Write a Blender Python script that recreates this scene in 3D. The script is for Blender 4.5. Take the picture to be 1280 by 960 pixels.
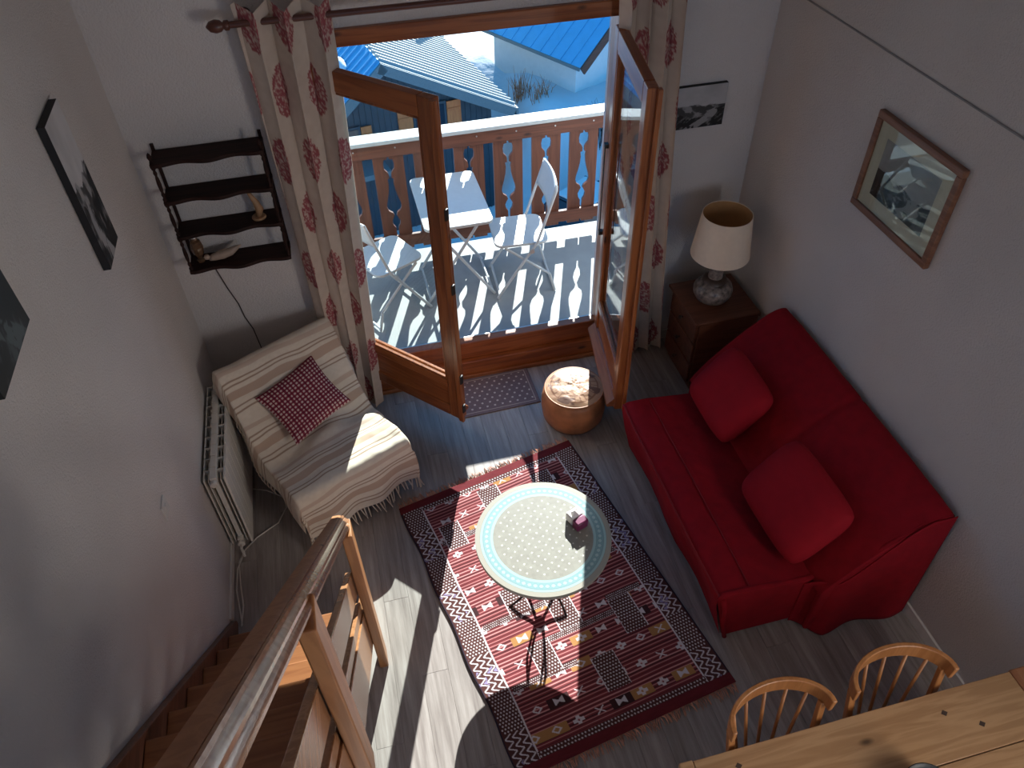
import bpy, bmesh, math, random
import numpy as np
from mathutils import Vector, Matrix
PI = math.pi
random.seed(7); rng = np.random.default_rng(7)
SC = bpy.context.scene
for o in list(bpy.data.objects): bpy.data.objects.remove(o)
COL = SC.collection

# ------------------------------------------------------------------ camera
YAW, PITCH, ROLL, FPX, CAMZ = 0.228386, 0.774286, -0.0270936, 965.0, 3.7
cy, sy, cp, sp = math.cos(YAW), math.sin(YAW), math.cos(PITCH), math.sin(PITCH)
fwd = Vector((sy*cp, cy*cp, -sp)); rt = Vector((cy, -sy, 0)); up = rt.cross(fwd)
cr, sr = math.cos(ROLL), math.sin(ROLL)
r2 = rt*cr + up*sr; u2 = -rt*sr + up*cr
cam = bpy.data.cameras.new('camera'); cam.sensor_width = 36; cam.lens = FPX/1280*36
cam.clip_start = 0.02; cam.clip_end = 300
co = bpy.data.objects.new('camera', cam); COL.objects.link(co)
co.matrix_world = Matrix(((r2.x, u2.x, -fwd.x, 0), (r2.y, u2.y, -fwd.y, 0), (r2.z, u2.z, -fwd.z, CAMZ), (0, 0, 0, 1)))
SC.camera = co

# ------------------------------------------------------------------ sky, sun, lights, exposure
W = bpy.data.worlds.new('world'); SC.world = W; W.use_nodes = True
bg = W.node_tree.nodes['Background']
bg.inputs[0].default_value = (0.08, 0.40, 0.90, 1); bg.inputs[1].default_value = 1.0
SUN_DIR = Vector((-0.355, -1.0, -0.53))
sun = bpy.data.lights.new('sun', 'SUN'); sun.energy = 12.8; sun.angle = 0.006; sun.color = (0.96, 1.0, 0.96)
so = bpy.data.objects.new('sun', sun); COL.objects.link(so)
so.rotation_euler = SUN_DIR.to_track_quat('-Z', 'Y').to_euler()
def area(name, loc, target, sx, sy_, power, color):
    l = bpy.data.lights.new(name, 'AREA'); l.shape = 'RECTANGLE'; l.size = sx; l.size_y = sy_; l.energy = power; l.color = color
    o = bpy.data.objects.new(name, l); COL.objects.link(o); o.location = loc
    o.rotation_euler = (Vector(target) - Vector(loc)).to_track_quat('-Z', 'Z').to_euler()
# unseen fill lamp added behind the camera, at the rear wall opening
area('rear_fill_light', (0.7, -2.9, 2.2), (0.7, 3.0, 1.6), 2.2, 1.6, 1.5, (1.0, 0.95, 0.90))
# fill lamp added by the right wall to brighten the left wall
area('side_fill_light', (2.38, -0.6, 1.8), (-1.0, 0.1, 1.2), 1.3, 1.3, 52, (1.0, 0.94, 0.88))
vs = SC.view_settings
vs.view_transform = 'Standard'; vs.look = 'None'; vs.gamma = 1.0; vs.exposure = 0.3; vs.use_curve_mapping = False

# ------------------------------------------------------------------ materials
def newmat(name):
    m = bpy.data.materials.new(name); m.use_nodes = True
    nt = m.node_tree; b = nt.nodes['Principled BSDF']
    return m, nt, b, nt.nodes, nt.links
def ramp(nodes, stops):
    r = nodes.new('ShaderNodeValToRGB'); e = r.color_ramp.elements
    while len(e) < len(stops): e.new(0.5)
    for i, (p, c) in enumerate(stops): e[i].position = p; e[i].color = (*c, 1)
    return r
def bump(nodes, links, b, src, strength, dist=0.01):
    bp = nodes.new('ShaderNodeBump'); bp.inputs['Strength'].default_value = strength; bp.inputs['Distance'].default_value = dist
    links.new(src, bp.inputs['Height']); links.new(bp.outputs[0], b.inputs['Normal'])
def plain(name, c, rough=0.6, var=0.08, scale=30, bmp=0.0, metal=0.0, spec=0.5, bdist=0.004):
    m, nt, b, N, L = newmat(name)
    tc = N.new('ShaderNodeTexCoord'); n = N.new('ShaderNodeTexNoise'); n.inputs['Scale'].default_value = scale; n.inputs['Detail'].default_value = 5
    L.new(tc.outputs['Object'], n.inputs['Vector'])
    lo = tuple(x*(1-var) for x in c); hi = tuple(min(1, x*(1+var)) for x in c)
    r = ramp(N, [(0.3, lo), (0.7, hi)]); L.new(n.outputs['Fac'], r.inputs[0]); L.new(r.outputs[0], b.inputs['Base Color'])
    b.inputs['Roughness'].default_value = rough; b.inputs['Metallic'].default_value = metal; b.inputs['Specular IOR Level'].default_value = spec
    if bmp: bump(N, L, b, n.outputs['Fac'], bmp, bdist)
    return m
def wood(name, dark, light, axis='X', scale=1.0, rough=0.4, spec=0.5, knots=True):
    m, nt, b, N, L = newmat(name)
    tc = N.new('ShaderNodeTexCoord'); mp = N.new('ShaderNodeMapping')
    s = [14*scale]*3; s['XYZ'.index(axis)] = 0.9*scale; mp.inputs['Scale'].default_value = s
    oi = N.new('ShaderNodeObjectInfo'); va = N.new('ShaderNodeVectorMath'); va.operation = 'ADD'
    L.new(tc.outputs['Object'], va.inputs[0]); 
    ml = N.new('ShaderNodeMath'); ml.operation = 'MULTIPLY'; ml.inputs[1].default_value = 7; L.new(oi.outputs['Random'], ml.inputs[0]); L.new(ml.outputs[0], va.inputs[1])
    L.new(va.outputs[0], mp.inputs['Vector'])
    n1 = N.new('ShaderNodeTexNoise'); n1.inputs['Scale'].default_value = 1.6; n1.inputs['Detail'].default_value = 6; n1.inputs['Distortion'].default_value = 0.6
    L.new(mp.outputs[0], n1.inputs['Vector'])
    w = N.new('ShaderNodeMath'); w.operation = 'SINE'; mu = N.new('ShaderNodeMath'); mu.operation = 'MULTIPLY'; mu.inputs[1].default_value = 26
    L.new(n1.outputs['Fac'], mu.inputs[0]); L.new(mu.outputs[0], w.inputs[0])
    mr = N.new('ShaderNodeMapRange'); mr.inputs[1].default_value = -1; mr.inputs[2].default_value = 1; L.new(w.outputs[0], mr.inputs[0])
    mix = N.new('ShaderNodeMath'); mix.operation = 'MULTIPLY_ADD'; mix.inputs[1].default_value = 0.45
    n2 = N.new('ShaderNodeMath'); n2.operation = 'MULTIPLY'; n2.inputs[1].default_value = 0.6; L.new(n1.outputs['Fac'], n2.inputs[0])
    L.new(mr.outputs[0], mix.inputs[0]); L.new(n2.outputs[0], mix.inputs[2])
    mid = tuple((a+c)/2 for a, c in zip(dark, light))
    r = ramp(N, [(0.1, dark), (0.5, mid), (0.9, light)]); L.new(mix.outputs[0], r.inputs[0])
    out = r.outputs[0]
    if knots:
        v = N.new('ShaderNodeTexVoronoi'); v.inputs['Scale'].default_value = 1.0
        mp2 = N.new('ShaderNodeMapping'); s2 = [7.0]*3; s2['XYZ'.index(axis)] = 3.0; mp2.inputs['Scale'].default_value = s2
        L.new(va.outputs[0], mp2.inputs['Vector']); L.new(mp2.outputs[0], v.inputs['Vector'])
        kr = ramp(N, [(0.05, (1, 1, 1)), (0.12, (0, 0, 0))]); L.new(v.outputs['Distance'], kr.inputs[0])
        mx = N.new('ShaderNodeMix'); mx.data_type = 'RGBA'; L.new(kr.outputs[0], mx.inputs['Factor']); L.new(out, mx.inputs['A'])
        mx.inputs['B'].default_value = (*[x*0.3 for x in dark], 1); out = mx.outputs['Result']
    L.new(out, b.inputs['Base Color'])
    b.inputs['Roughness'].default_value = rough; b.inputs['Specular IOR Level'].default_value = spec
    bump(N, L, b, mr.outputs[0], 0.05, 0.002)
    return m
def colmat(name, rough=0.9, spec=0.2, bscale=300, bstr=0.3, bdist=0.002, sheen=0.0, trans=0.0):
    m, nt, b, N, L = newmat(name)
    a = N.new('ShaderNodeAttribute'); a.attribute_name = 'Col'; L.new(a.outputs['Color'], b.inputs['Base Color'])
    b.inputs['Roughness'].default_value = rough; b.inputs['Specular IOR Level'].default_value = spec
    if bstr:
        tc = N.new('ShaderNodeTexCoord'); n = N.new('ShaderNodeTexNoise'); n.inputs['Scale'].default_value = bscale; n.inputs['Detail'].default_value = 3
        L.new(tc.outputs['Object'], n.inputs['Vector']); bump(N, L, b, n.outputs['Fac'], bstr, bdist)
    if sheen: b.inputs['Sheen Weight'].default_value = sheen
    return m
def glassmat(name, tint=(0.95, 0.98, 0.97), rough=0.0):
    m, nt, b, N, L = newmat(name); N.remove(b)
    t = N.new('ShaderNodeBsdfTransparent'); t.inputs[0].default_value = (*tint, 1)
    g = N.new('ShaderNodeBsdfGlossy'); g.inputs['Roughness'].default_value = rough
    lw = N.new('ShaderNodeLayerWeight'); lw.inputs[0].default_value = 0.5      # facing term, the same from both sides of the pane
    pw_ = N.new('ShaderNodeMath'); pw_.operation = 'POWER'; pw_.inputs[1].default_value = 5; L.new(lw.outputs['Facing'], pw_.inputs[0])
    f = N.new('ShaderNodeMath'); f.operation = 'MULTIPLY_ADD'; f.inputs[1].default_value = 0.95; f.inputs[2].default_value = 0.045; L.new(pw_.outputs[0], f.inputs[0])
    mx = N.new('ShaderNodeMixShader'); L.new(f.outputs[0], mx.inputs[0]); L.new(t.outputs[0], mx.inputs[1]); L.new(g.outputs[0], mx.inputs[2])
    L.new(mx.outputs[0], N['Material Output'].inputs[0]); return m

def floormat():
    m, nt, b, N, L = newmat('grey_laminate')
    tc = N.new('ShaderNodeTexCoord'); oi = N.new('ShaderNodeObjectInfo')
    va = N.new('ShaderNodeVectorMath'); va.operation = 'ADD'; ml = N.new('ShaderNodeMath'); ml.operation = 'MULTIPLY'; ml.inputs[1].default_value = 31
    L.new(oi.outputs['Random'], ml.inputs[0]); L.new(tc.outputs['Object'], va.inputs[0]); L.new(ml.outputs[0], va.inputs[1])
    mp = N.new('ShaderNodeMapping'); mp.inputs['Scale'].default_value = (26, 1.6, 1); L.new(va.outputs[0], mp.inputs['Vector'])
    n = N.new('ShaderNodeTexNoise'); n.inputs['Scale'].default_value = 1.3; n.inputs['Detail'].default_value = 8; n.inputs['Roughness'].default_value = 0.65; L.new(mp.outputs[0], n.inputs['Vector'])
    r = ramp(N, [(0.28, (0.185, 0.155, 0.142)), (0.52, (0.31, 0.272, 0.252)), (0.74, (0.43, 0.39, 0.365))]); L.new(n.outputs['Fac'], r.inputs[0])
    hs = N.new('ShaderNodeHueSaturation'); mr = N.new('ShaderNodeMapRange'); mr.inputs[3].default_value = 0.9; mr.inputs[4].default_value = 1.1
    L.new(oi.outputs['Random'], mr.inputs[0]); L.new(mr.outputs[0], hs.inputs['Value']); L.new(r.outputs[0], hs.inputs['Color'])
    L.new(hs.outputs[0], b.inputs['Base Color']); b.inputs['Roughness'].default_value = 0.36
    bump(N, L, b, n.outputs['Fac'], 0.08, 0.002); return m

M = {}
def plaster(name, c):
    m, nt, b, N, L = newmat(name)
    tc = N.new('ShaderNodeTexCoord')
    n = N.new('ShaderNodeTexNoise'); n.inputs['Scale'].default_value = 95; n.inputs['Detail'].default_value = 6; n.inputs['Roughness'].default_value = 0.7
    n2 = N.new('ShaderNodeTexNoise'); n2.inputs['Scale'].default_value = 1.7; n2.inputs['Detail'].default_value = 3
    L.new(tc.outputs['Object'], n.inputs['Vector']); L.new(tc.outputs['Object'], n2.inputs['Vector'])
    r = ramp(N, [(0.3, tuple(x*0.93 for x in c)), (0.7, tuple(x*1.03 for x in c))]); L.new(n2.outputs['Fac'], r.inputs[0])
    L.new(r.outputs[0], b.inputs['Base Color']); b.inputs['Roughness'].default_value = 0.95; b.inputs['Specular IOR Level'].default_value = 0.1
    bump(N, L, b, n.outputs['Fac'], 0.9, 0.010); return m
M['plaster'] = plaster('wall_plaster', (0.73, 0.68, 0.65))
M['floor'] = floormat()
M['trim_white'] = plain('white_trim_paint', (0.7, 0.67, 0.63), 0.5, 0.04)
M['trim_grey'] = plain('grey_trim', (0.28, 0.27, 0.27), 0.6)
M['frame'] = wood('varnished_orange_pine', (0.19, 0.050, 0.016), (0.38, 0.125, 0.038), 'Z', rough=0.28)
M['frameX'] = wood('varnished_orange_pine_along', (0.19, 0.050, 0.016), (0.36, 0.115, 0.036), 'X', rough=0.28)
M['redwood'] = wood('stained_red_brown_softwood', (0.085, 0.026, 0.013), (0.165, 0.054, 0.027), 'Z', rough=0.55)
M['redwoodX'] = wood('stained_red_brown_softwood_along', (0.085, 0.026, 0.013), (0.165, 0.054, 0.027), 'X', rough=0.55)
M['stair'] = wood('pine_stair', (0.21, 0.066, 0.022), (0.33, 0.125, 0.045), 'X', rough=0.35)
M['stairY'] = wood('pine_rail', (0.25, 0.105, 0.045), (0.38, 0.18, 0.085), 'Y', rough=0.22)
M['stairR'] = wood('matt_pine_rail', (0.26, 0.10, 0.040), (0.36, 0.155, 0.068), 'Y', rough=0.55, spec=0.25)
M['stairG'] = wood('glossy_pine_moulding', (0.26, 0.11, 0.05), (0.38, 0.18, 0.09), 'Y', rough=0.16, spec=0.8, knots=False)
M['stairZ'] = wood('pine_post', (0.28, 0.105, 0.035), (0.44, 0.19, 0.07), 'Z', rough=0.35)
M['stringer'] = wood('red_brown_stringer', (0.11, 0.040, 0.022), (0.20, 0.08, 0.045), 'Y', rough=0.4)
M['pine_table'] = wood('honey_pine_table', (0.36, 0.19, 0.085), (0.52, 0.31, 0.155), 'X', rough=0.4)
M['pine_dark'] = wood('darker_pine_edge', (0.26, 0.10, 0.045), (0.38, 0.17, 0.08), 'Y', rough=0.35)
M['chairwood'] = wood('orange_beech', (0.36, 0.135, 0.04), (0.50, 0.21, 0.07), 'Z', rough=0.35, knots=False)
M['darkwood'] = wood('dark_stained_wood', (0.012, 0.005, 0.004), (0.030, 0.011, 0.008), 'X', rough=0.65, spec=0.2, knots=False)
M['nightwood'] = wood('reddish_brown_cabinet_wood', (0.095, 0.030, 0.016), (0.17, 0.06, 0.032), 'X', rough=0.4, knots=False)
M['rodwood'] = wood('dark_red_rod_wood', (0.075, 0.022, 0.014), (0.12, 0.04, 0.025), 'X', rough=0.35, knots=False)
M['picframe'] = wood('mid_brown_frame_wood', (0.16, 0.062, 0.032), (0.27, 0.12, 0.065), 'Y', rough=0.35, knots=False)
M['red'] = plain('red_cotton_cover', (0.25, 0.004, 0.011), 0.85, 0.10, 18, 0.25, spec=0.2, bdist=0.01)
M['redcush'] = plain('red_cotton_cushion', (0.31, 0.006, 0.015), 0.85, 0.06, 18, 0.2, spec=0.2, bdist=0.01)
M['redseam'] = plain('red_piping', (0.22, 0.004, 0.010), 0.85)
M['col_fabric'] = colmat('woven_coloured_fabric', bscale=260, bstr=0.35)
M['col_rug'] = colmat('kilim_weave', bscale=420, bstr=0.6, bdist=0.003)
M['col_print'] = colmat('photo_print', rough=0.45, spec=0.4, bstr=0)
M['col_tile'] = colmat('glazed_mosaic', rough=0.32, spec=0.5, bscale=90, bstr=0.12)
M['leather'] = plain('tan_leather', (0.40, 0.155, 0.062), 0.5, 0.35, 9, 0.25, bdist=0.006)
M['leather_top'] = colmat('tooled_leather', rough=0.5, spec=0.4, bscale=60, bstr=0.3)
M['iron'] = plain('dark_wrought_iron', (0.035, 0.020, 0.018), 0.5, 0.2, 60, 0.2, metal=0.4)
M['white_metal'] = plain('white_powder_coat', (0.50, 0.53, 0.54), 0.4, 0.03)
M['radiator'] = plain('cream_radiator_enamel', (0.66, 0.62, 0.56), 0.35, 0.03)
M['radiator_dark'] = plain('radiator_gap', (0.05, 0.05, 0.05), 0.8)
M['glass'] = glassmat('window_glass')
M['picglass'] = glassmat('picture_glass')
M['shade'] = plain('cream_lamp_shade', (0.78, 0.64, 0.50), 0.85, 0.03)
M['shade_in'] = plain('amber_shade_lining', (0.50, 0.27, 0.11), 0.8, 0.05)
M['ceramic'] = plain('mottled_brown_ceramic', (0.20, 0.16, 0.14), 0.35, 0.75, 34, 0.3)
M['ceramic_dark'] = plain('dark_brown_ceramic', (0.07, 0.045, 0.035), 0.3, 0.3, 30)
M['slab'] = plain('pale_grey_balcony_paint', (0.30, 0.32, 0.32), 0.7, 0.06, 9, 0.1)
M['capmetal'] = plain('pale_grey_capping', (0.42, 0.45, 0.45), 0.5, 0.05)  # even pale grey of the railing capping and the post
M['metal'] = plain('brushed_steel', (0.55, 0.55, 0.55), 0.35, 0.05, metal=0.9)
M['blackmetal'] = plain('black_iron_fitting', (0.02, 0.02, 0.02), 0.45)
M['darkedge'] = plain('black_canvas_edge', (0.012, 0.012, 0.014), 0.7)
M['mat_board'] = plain('cream_mount_board', (0.60, 0.54, 0.42), 0.9, 0.03)
M['white_plastic'] = plain('white_plastic', (0.62, 0.60, 0.57), 0.4, 0.03)
M['cordwhite'] = plain('white_cable', (0.62, 0.58, 0.54), 0.5)
M['corddark'] = plain('dark_cable', (0.05, 0.035, 0.03), 0.5)
M['snow'] = plain('snow', (0.60, 0.64, 0.66), 0.9, 0.04, 1.2, 0.6, bdist=0.15, spec=0.2)
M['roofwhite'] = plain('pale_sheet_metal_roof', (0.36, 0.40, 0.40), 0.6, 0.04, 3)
M['roofblue'] = plain('blue_sheet_roof_and_shade', (0.12, 0.40, 0.62), 0.6, 0.06, 3)  # also carries the shade tint of the chalet's left slope
M['fascia'] = plain('grey_blue_fascia', (0.15, 0.19, 0.20), 0.7)
M['siding'] = plain('slate_blue_siding', (0.055, 0.075, 0.09), 0.75, 0.1, 5)
M['render_wall'] = plain('white_house_render', (0.76, 0.75, 0.72), 0.9, 0.03, 6)
M['shutter'] = wood('orange_shutter_wood', (0.58, 0.14, 0.035), (0.72, 0.22, 0.06), 'Z', rough=0.6, knots=False)
M['dkglass'] = plain('dark_window_glass', (0.015, 0.02, 0.03), 0.08)
M['carpaint'] = plain('dark_blue_car_paint', (0.02, 0.05, 0.075), 0.25, 0.1)
M['tyre'] = plain('black_tyre', (0.015, 0.015, 0.016), 0.8)
M['twig'] = plain('red_brown_twigs', (0.45, 0.19, 0.09), 0.8, 0.3, 8)
M['twig_dark'] = plain('dark_twigs', (0.045, 0.04, 0.04), 0.8, 0.3, 8)
M['tan_wood'] = plain('carved_tan_wood', (0.36, 0.21, 0.11), 0.5, 0.2, 40)
M['pale_clay'] = plain('pale_clay', (0.42, 0.31, 0.24), 0.6, 0.1, 30)
M['brown_glass'] = plain('brown_cut_glass', (0.12, 0.065, 0.035), 0.08, 0.4, 40, 0.5)
M['purple'] = plain('purple_pack_film', (0.16, 0.018, 0.075), 0.35, 0.1)
M['pale_pack'] = plain('pale_pack_film', (0.72, 0.68, 0.66), 0.35, 0.06)
M['fringe_cream'] = plain('cream_fringe', (0.62, 0.53, 0.43), 0.9)
M['fringe_red'] = plain('red_orange_fringe', (0.52, 0.26, 0.18), 0.9, 0.4, 30)
M['cream_under'] = plain('cream_foam_cover', (0.45, 0.38, 0.31), 0.9)
M['matbrown'] = plain('brown_mat_edge', (0.16, 0.12, 0.12), 0.9)

# ------------------------------------------------------------------ geometry helpers
class MB:
    def __init__(s): s.v = []; s.f = []
    def add(s, vs, fs):
        n = len(s.v); s.v += [tuple(p) for p in vs]; s.f += [tuple(i+n for i in f) for f in fs]; return s
    def box(s, x0, x1, y0, y1, z0, z1, bev=0.0):
        if bev <= 0:
            vs = [(x, y, z) for z in (z0, z1) for y in (y0, y1) for x in (x0, x1)]
            return s.add(vs, [(0, 2, 3, 1), (4, 5, 7, 6), (0, 1, 5, 4), (2, 6, 7, 3), (0, 4, 6, 2), (1, 3, 7, 5)])
        bm = bmesh.new(); bmesh.ops.create_cube(bm, size=1)
        for v in bm.verts: v.co = ((x0+x1)/2+v.co.x*(x1-x0), (y0+y1)/2+v.co.y*(y1-y0), (z0+z1)/2+v.co.z*(z1-z0))
        bmesh.ops.bevel(bm, geom=list(bm.edges), offset=bev, segments=2, affect='EDGES', profile=0.6)
        s.bm(bm); bm.free(); return s
    def bm(s, bm):
        bm.verts.index_update(); n = len(s.v); s.v += [tuple(v.co) for v in bm.verts]; s.f += [tuple(v.index+n for v in f.verts) for f in bm.faces]
    def beam(s, a, b, w, h, upv=(0, 0, 1)):
        a, b = Vector(a), Vector(b); d = (b-a).normalized(); u = Vector(upv); sd = d.cross(u).normalized(); u = sd.cross(d)
        vs = [p + sd*i*w/2 + u*j*h/2 for p in (a, b) for j in (-1, 1) for i in (-1, 1)]
        return s.add(vs, [(0, 1, 3, 2), (4, 6, 7, 5), (0, 4, 5, 1), (2, 3, 7, 6), (0, 2, 6, 4), (1, 5, 7, 3)])
    def tube(s, pts, r, n=8, closed=False, flat=1.0):
        P = [Vector(p) for p in pts]; k = len(P); R = r if hasattr(r, '__len__') else [r]*k
        vs = []; up_ = None
        for i in range(k):
            if closed: d = (P[(i+1) % k]-P[i-1])
            else: d = P[min(i+1, k-1)]-P[max(i-1, 0)]
            d.normalize()
            if up_ is None: up_ = d.orthogonal().normalized() if abs(d.z) > 0.9 else Vector((0, 0, 1))
            up_ = (up_ - d*up_.dot(d)); up_ = up_.normalized() if up_.length > 1e-6 else d.orthogonal().normalized()
            sd = d.cross(up_)
            for j in range(n):
                a = 2*PI*j/n; vs.append(P[i]+sd*math.cos(a)*R[i]+up_*math.sin(a)*R[i]*flat)
        fs = []
        for i in range(k if closed else k-1):
            for j in range(n):
                a = i*n+j; b = i*n+(j+1) % n; c = ((i+1) % k)*n+(j+1) % n; d_ = ((i+1) % k)*n+j
                fs.append((a, b, c, d_))
        if not closed: fs += [tuple(range(n-1, -1, -1)), tuple(range((k-1)*n, k*n))]
        return s.add(vs, fs)
    def lathe(s, prof, c=(0, 0, 0), n=24, cap=True):
        vs = []; k = len(prof)
        for r, z in prof:
            for j in range(n):
                a = 2*PI*j/n; vs.append((c[0]+r*math.cos(a), c[1]+r*math.sin(a), c[2]+z))
        fs = [(i*n+j, i*n+(j+1) % n, (i+1)*n+(j+1) % n, (i+1)*n+j) for i in range(k-1) for j in range(n)]
        if cap: fs += [tuple(range(n-1, -1, -1)), tuple(range((k-1)*n, k*n))]
        return s.add(vs, fs)
    def prism(s, poly, axis, a, b):
        # poly in the two other axes order: axis y -> (x,z); axis x -> (y,z); axis z -> (x,y)
        def pt(p, t): return {'y': (p[0], t, p[1]), 'x': (t, p[0], p[1]), 'z': (p[0], p[1], t)}[axis]
        n = len(poly)
        return s.add([pt(p, a) for p in poly]+[pt(p, b) for p in poly],
                     [tuple(range(n)), tuple(range(2*n-1, n-1, -1))]+[(i, n+i, n+(i+1) % n, (i+1) % n) for i in range(n)])
    def xf(s, mat): s.v = [tuple(mat @ Vector(p)) for p in s.v]; return s
    def build(s, name, mat, parent=None, world=False, smooth=False, bevel=0, sub=0):
        me = bpy.data.meshes.new(name); me.from_pydata(s.v, [], s.f)
        bm = bmesh.new(); bm.from_mesh(me); bmesh.ops.recalc_face_normals(bm, faces=bm.faces); bm.to_mesh(me); bm.free()
        return link(name, me, mat, parent, world, smooth, bevel, sub)
XF = {}
def link(name, me, mat, parent=None, world=False, smooth=False, bevel=0, sub=0):
    if world and parent is not None:
        me.transform(XF[parent.name].inverted())
    o = bpy.data.objects.new(name, me); COL.objects.link(o)
    if mat: me.materials.append(mat)
    if parent is not None: o.parent = parent; XF[o.name] = XF.get(parent.name, Matrix.Identity(4))
    if smooth:
        for p in me.polygons: p.use_smooth = True
        if smooth != 'all':
            try: me.set_sharp_from_angle(angle=math.radians(smooth if smooth > 1 else 40))
            except Exception: pass
    if bevel:
        b = o.modifiers.new('bevel', 'BEVEL'); b.width = bevel; b.segments = 2; b.limit_method = 'ANGLE'
    if sub:
        b = o.modifiers.new('sub', 'SUBSURF'); b.levels = sub; b.render_levels = sub
    return o
def tag(o, label=None, cat=None, group=None, kind=None):
    if label: o['label'] = label
    if cat: o['category'] = cat
    if group: o['group'] = group
    if kind: o['kind'] = kind
    return o
def thing(name, label, cat, loc=(0, 0, 0), rz=0.0, group=None, kind=None):
    o = bpy.data.objects.new(name, None); COL.objects.link(o); o.location = loc; o.rotation_euler = (0, 0, rz); o.empty_display_size = 0.1
    XF[o.name] = Matrix.Translation(loc) @ Matrix.Rotation(rz, 4, 'Z')
    return tag(o, label, cat, group, kind)
def struct(o): o['kind'] = 'structure'; return o
def copy_tree(o, parent=None):
    c = o.copy(); COL.objects.link(c)
    if parent is not None: c.parent = parent
    for ch in list(o.children): copy_tree(ch, c)
    return c
def gridmesh(name, pos, col, nu, nv, mat, parent=None, world=False, thick=0.0, smooth=True):
    """pos(U,V)->(n,3), col(U,V)->(n,3); U,V in 0..1 ; colour per corner of every vertex"""
    u = np.linspace(0, 1, nu+1); v = np.linspace(0, 1, nv+1); U, V = np.meshgrid(u, v); U = U.ravel(); V = V.ravel()
    p = pos(U, V).astype(np.float32); i = np.arange((nu+1)*(nv+1)).reshape(nv+1, nu+1)
    q = np.stack([i[:-1, :-1], i[:-1, 1:], i[1:, 1:], i[1:, :-1]], -1).reshape(-1, 4)
    me = bpy.data.meshes.new(name); me.vertices.add(len(p)); me.vertices.foreach_set('co', p.ravel())
    me.loops.add(q.size); me.loops.foreach_set('vertex_index', q.ravel().astype(np.int32))
    me.polygons.add(len(q)); me.polygons.foreach_set('loop_start', np.arange(0, q.size, 4, dtype=np.int32))
    me.update(calc_edges=True); me.validate()
    c = np.ones((len(p), 4), np.float32); c[:, :3] = np.clip(col(U, V), 0, 1)
    a = me.color_attributes.new('Col', 'FLOAT_COLOR', 'POINT'); a.data.foreach_set('color', c.ravel())
    o = link(name, me, mat, parent, world, smooth='all' if smooth else False)
    if thick:
        m = o.modifiers.new('thick', 'SOLIDIFY'); m.thickness = abs(thick); m.offset = -1 if thick > 0 else 1
    return o
_perm = rng.random((64, 64))
def vnoise(x, y):
    xi = np.floor(x).astype(int); yi = np.floor(y).astype(int); fx = x-xi; fy = y-yi; fx = fx*fx*(3-2*fx); fy = fy*fy*(3-2*fy)
    g = lambda a, b: _perm[a % 64, b % 64]
    return (g(xi, yi)*(1-fx)+g(xi+1, yi)*fx)*(1-fy)+(g(xi, yi+1)*(1-fx)+g(xi+1, yi+1)*fx)*fy
def fbm(x, y, o=4):
    s = 0; a = 0.5; t = 0
    for k in range(o): s = s+a*vnoise(x*2**k+17*k, y*2**k+5*k); t += a; a *= 0.55
    return s/t
def mixc(a, b, t): t = t[:, None]; return np.asarray(a)*(1-t)+np.asarray(b)*t
def where(mask, c, base): return np.where(mask[:, None], np.asarray(c, float), base)
def sst(a, b, x): t = np.clip((x-a)/(b-a), 0, 1); return t*t*(3-2*t)

# ================================================================== SETTING
XL, XR, YF = -1.0, 2.42, 3.87
m = MB(); m.box(XL, XR, -3, 3.87, -0.2, -0.012); m.box(XL, XR, -3, 0.3, -0.012, 0.0)
floor = struct(m.build('floor', M['floor']))
pw = (XR-XL)/26
plank_me = {}
for i in range(26):
    y = 0.3 - [0.0, 0.45, 0.9, 0.2, 0.7][i % 5]
    x0 = XL+i*pw
    while y < YF-0.001:
        a, b = max(y, 0.3), min(y+1.2, YF); y += 1.2
        if b-a < 0.05: continue
        key = round(b-a, 3)
        if key not in plank_me:
            q = MB(); w = pw/2-0.0003; l = (b-a)/2-0.0003; bz = 0.0010
            q.add([(-w, -l, -0.012), (w, -l, -0.012), (w, l, -0.012), (-w, l, -0.012), (-w, -l, -bz), (w, -l, -bz), (w, l, -bz), (-w, l, -bz),
                   (-w+bz, -l+bz, 0), (w-bz, -l+bz, 0), (w-bz, l-bz, 0), (-w+bz, l-bz, 0)],
                  [(0, 1, 5, 4), (1, 2, 6, 5), (2, 3, 7, 6), (3, 0, 4, 7), (4, 5, 9, 8), (5, 6, 10, 9), (6, 7, 11, 10), (7, 4, 8, 11), (8, 9, 10, 11), (3, 2, 1, 0)])
            o = q.build('plank', M['floor'], floor); plank_me[key] = o.data
        else:
            o = bpy.data.objects.new('plank', plank_me[key]); COL.objects.link(o); o.parent = floor
        o.location = (x0+pw/2, (a+b)/2, 0)
CH = 4.6
struct(MB().box(XL-0.2, XL, -3.2, 4.07, -0.2, CH).build('wall_left', M['plaster']))
struct(MB().box(XR, XR+0.2, -3.2, 4.07, -0.2, CH).build('wall_right', M['plaster']))
OX0, OX1, OZ = -0.18, 1.54, 2.36
m = MB(); m.box(XL, OX0, YF, 4.07, -0.2, CH); m.box(OX1, XR, YF, 4.07, -0.2, CH); m.box(OX0, OX1, YF, 4.07, OZ, CH)
struct(m.build('wall_far', M['plaster']))
m = MB(); m.box(XL, XR, -3.2, -3.0, -0.2, 1.2); m.box(XL, XR, -3.2, -3.0, 3.2, CH); m.box(XL, -0.6, -3.2, -3.0, 1.2, 3.2); m.box(2.0, XR, -3.2, -3.0, 1.2, 3.2)
struct(m.build('wall_back', M['plaster']))
struct(MB().box(XL-0.2, XR+0.2, -3.2, 4.07, CH, CH+0.2).build('ceiling', M['plaster']))
struct(MB().tube([(XR-0.003, -1, 2.335), (XR-0.003, YF, 2.345)], 0.0042, 6).build('trim_2', M['trim_grey']))
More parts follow.
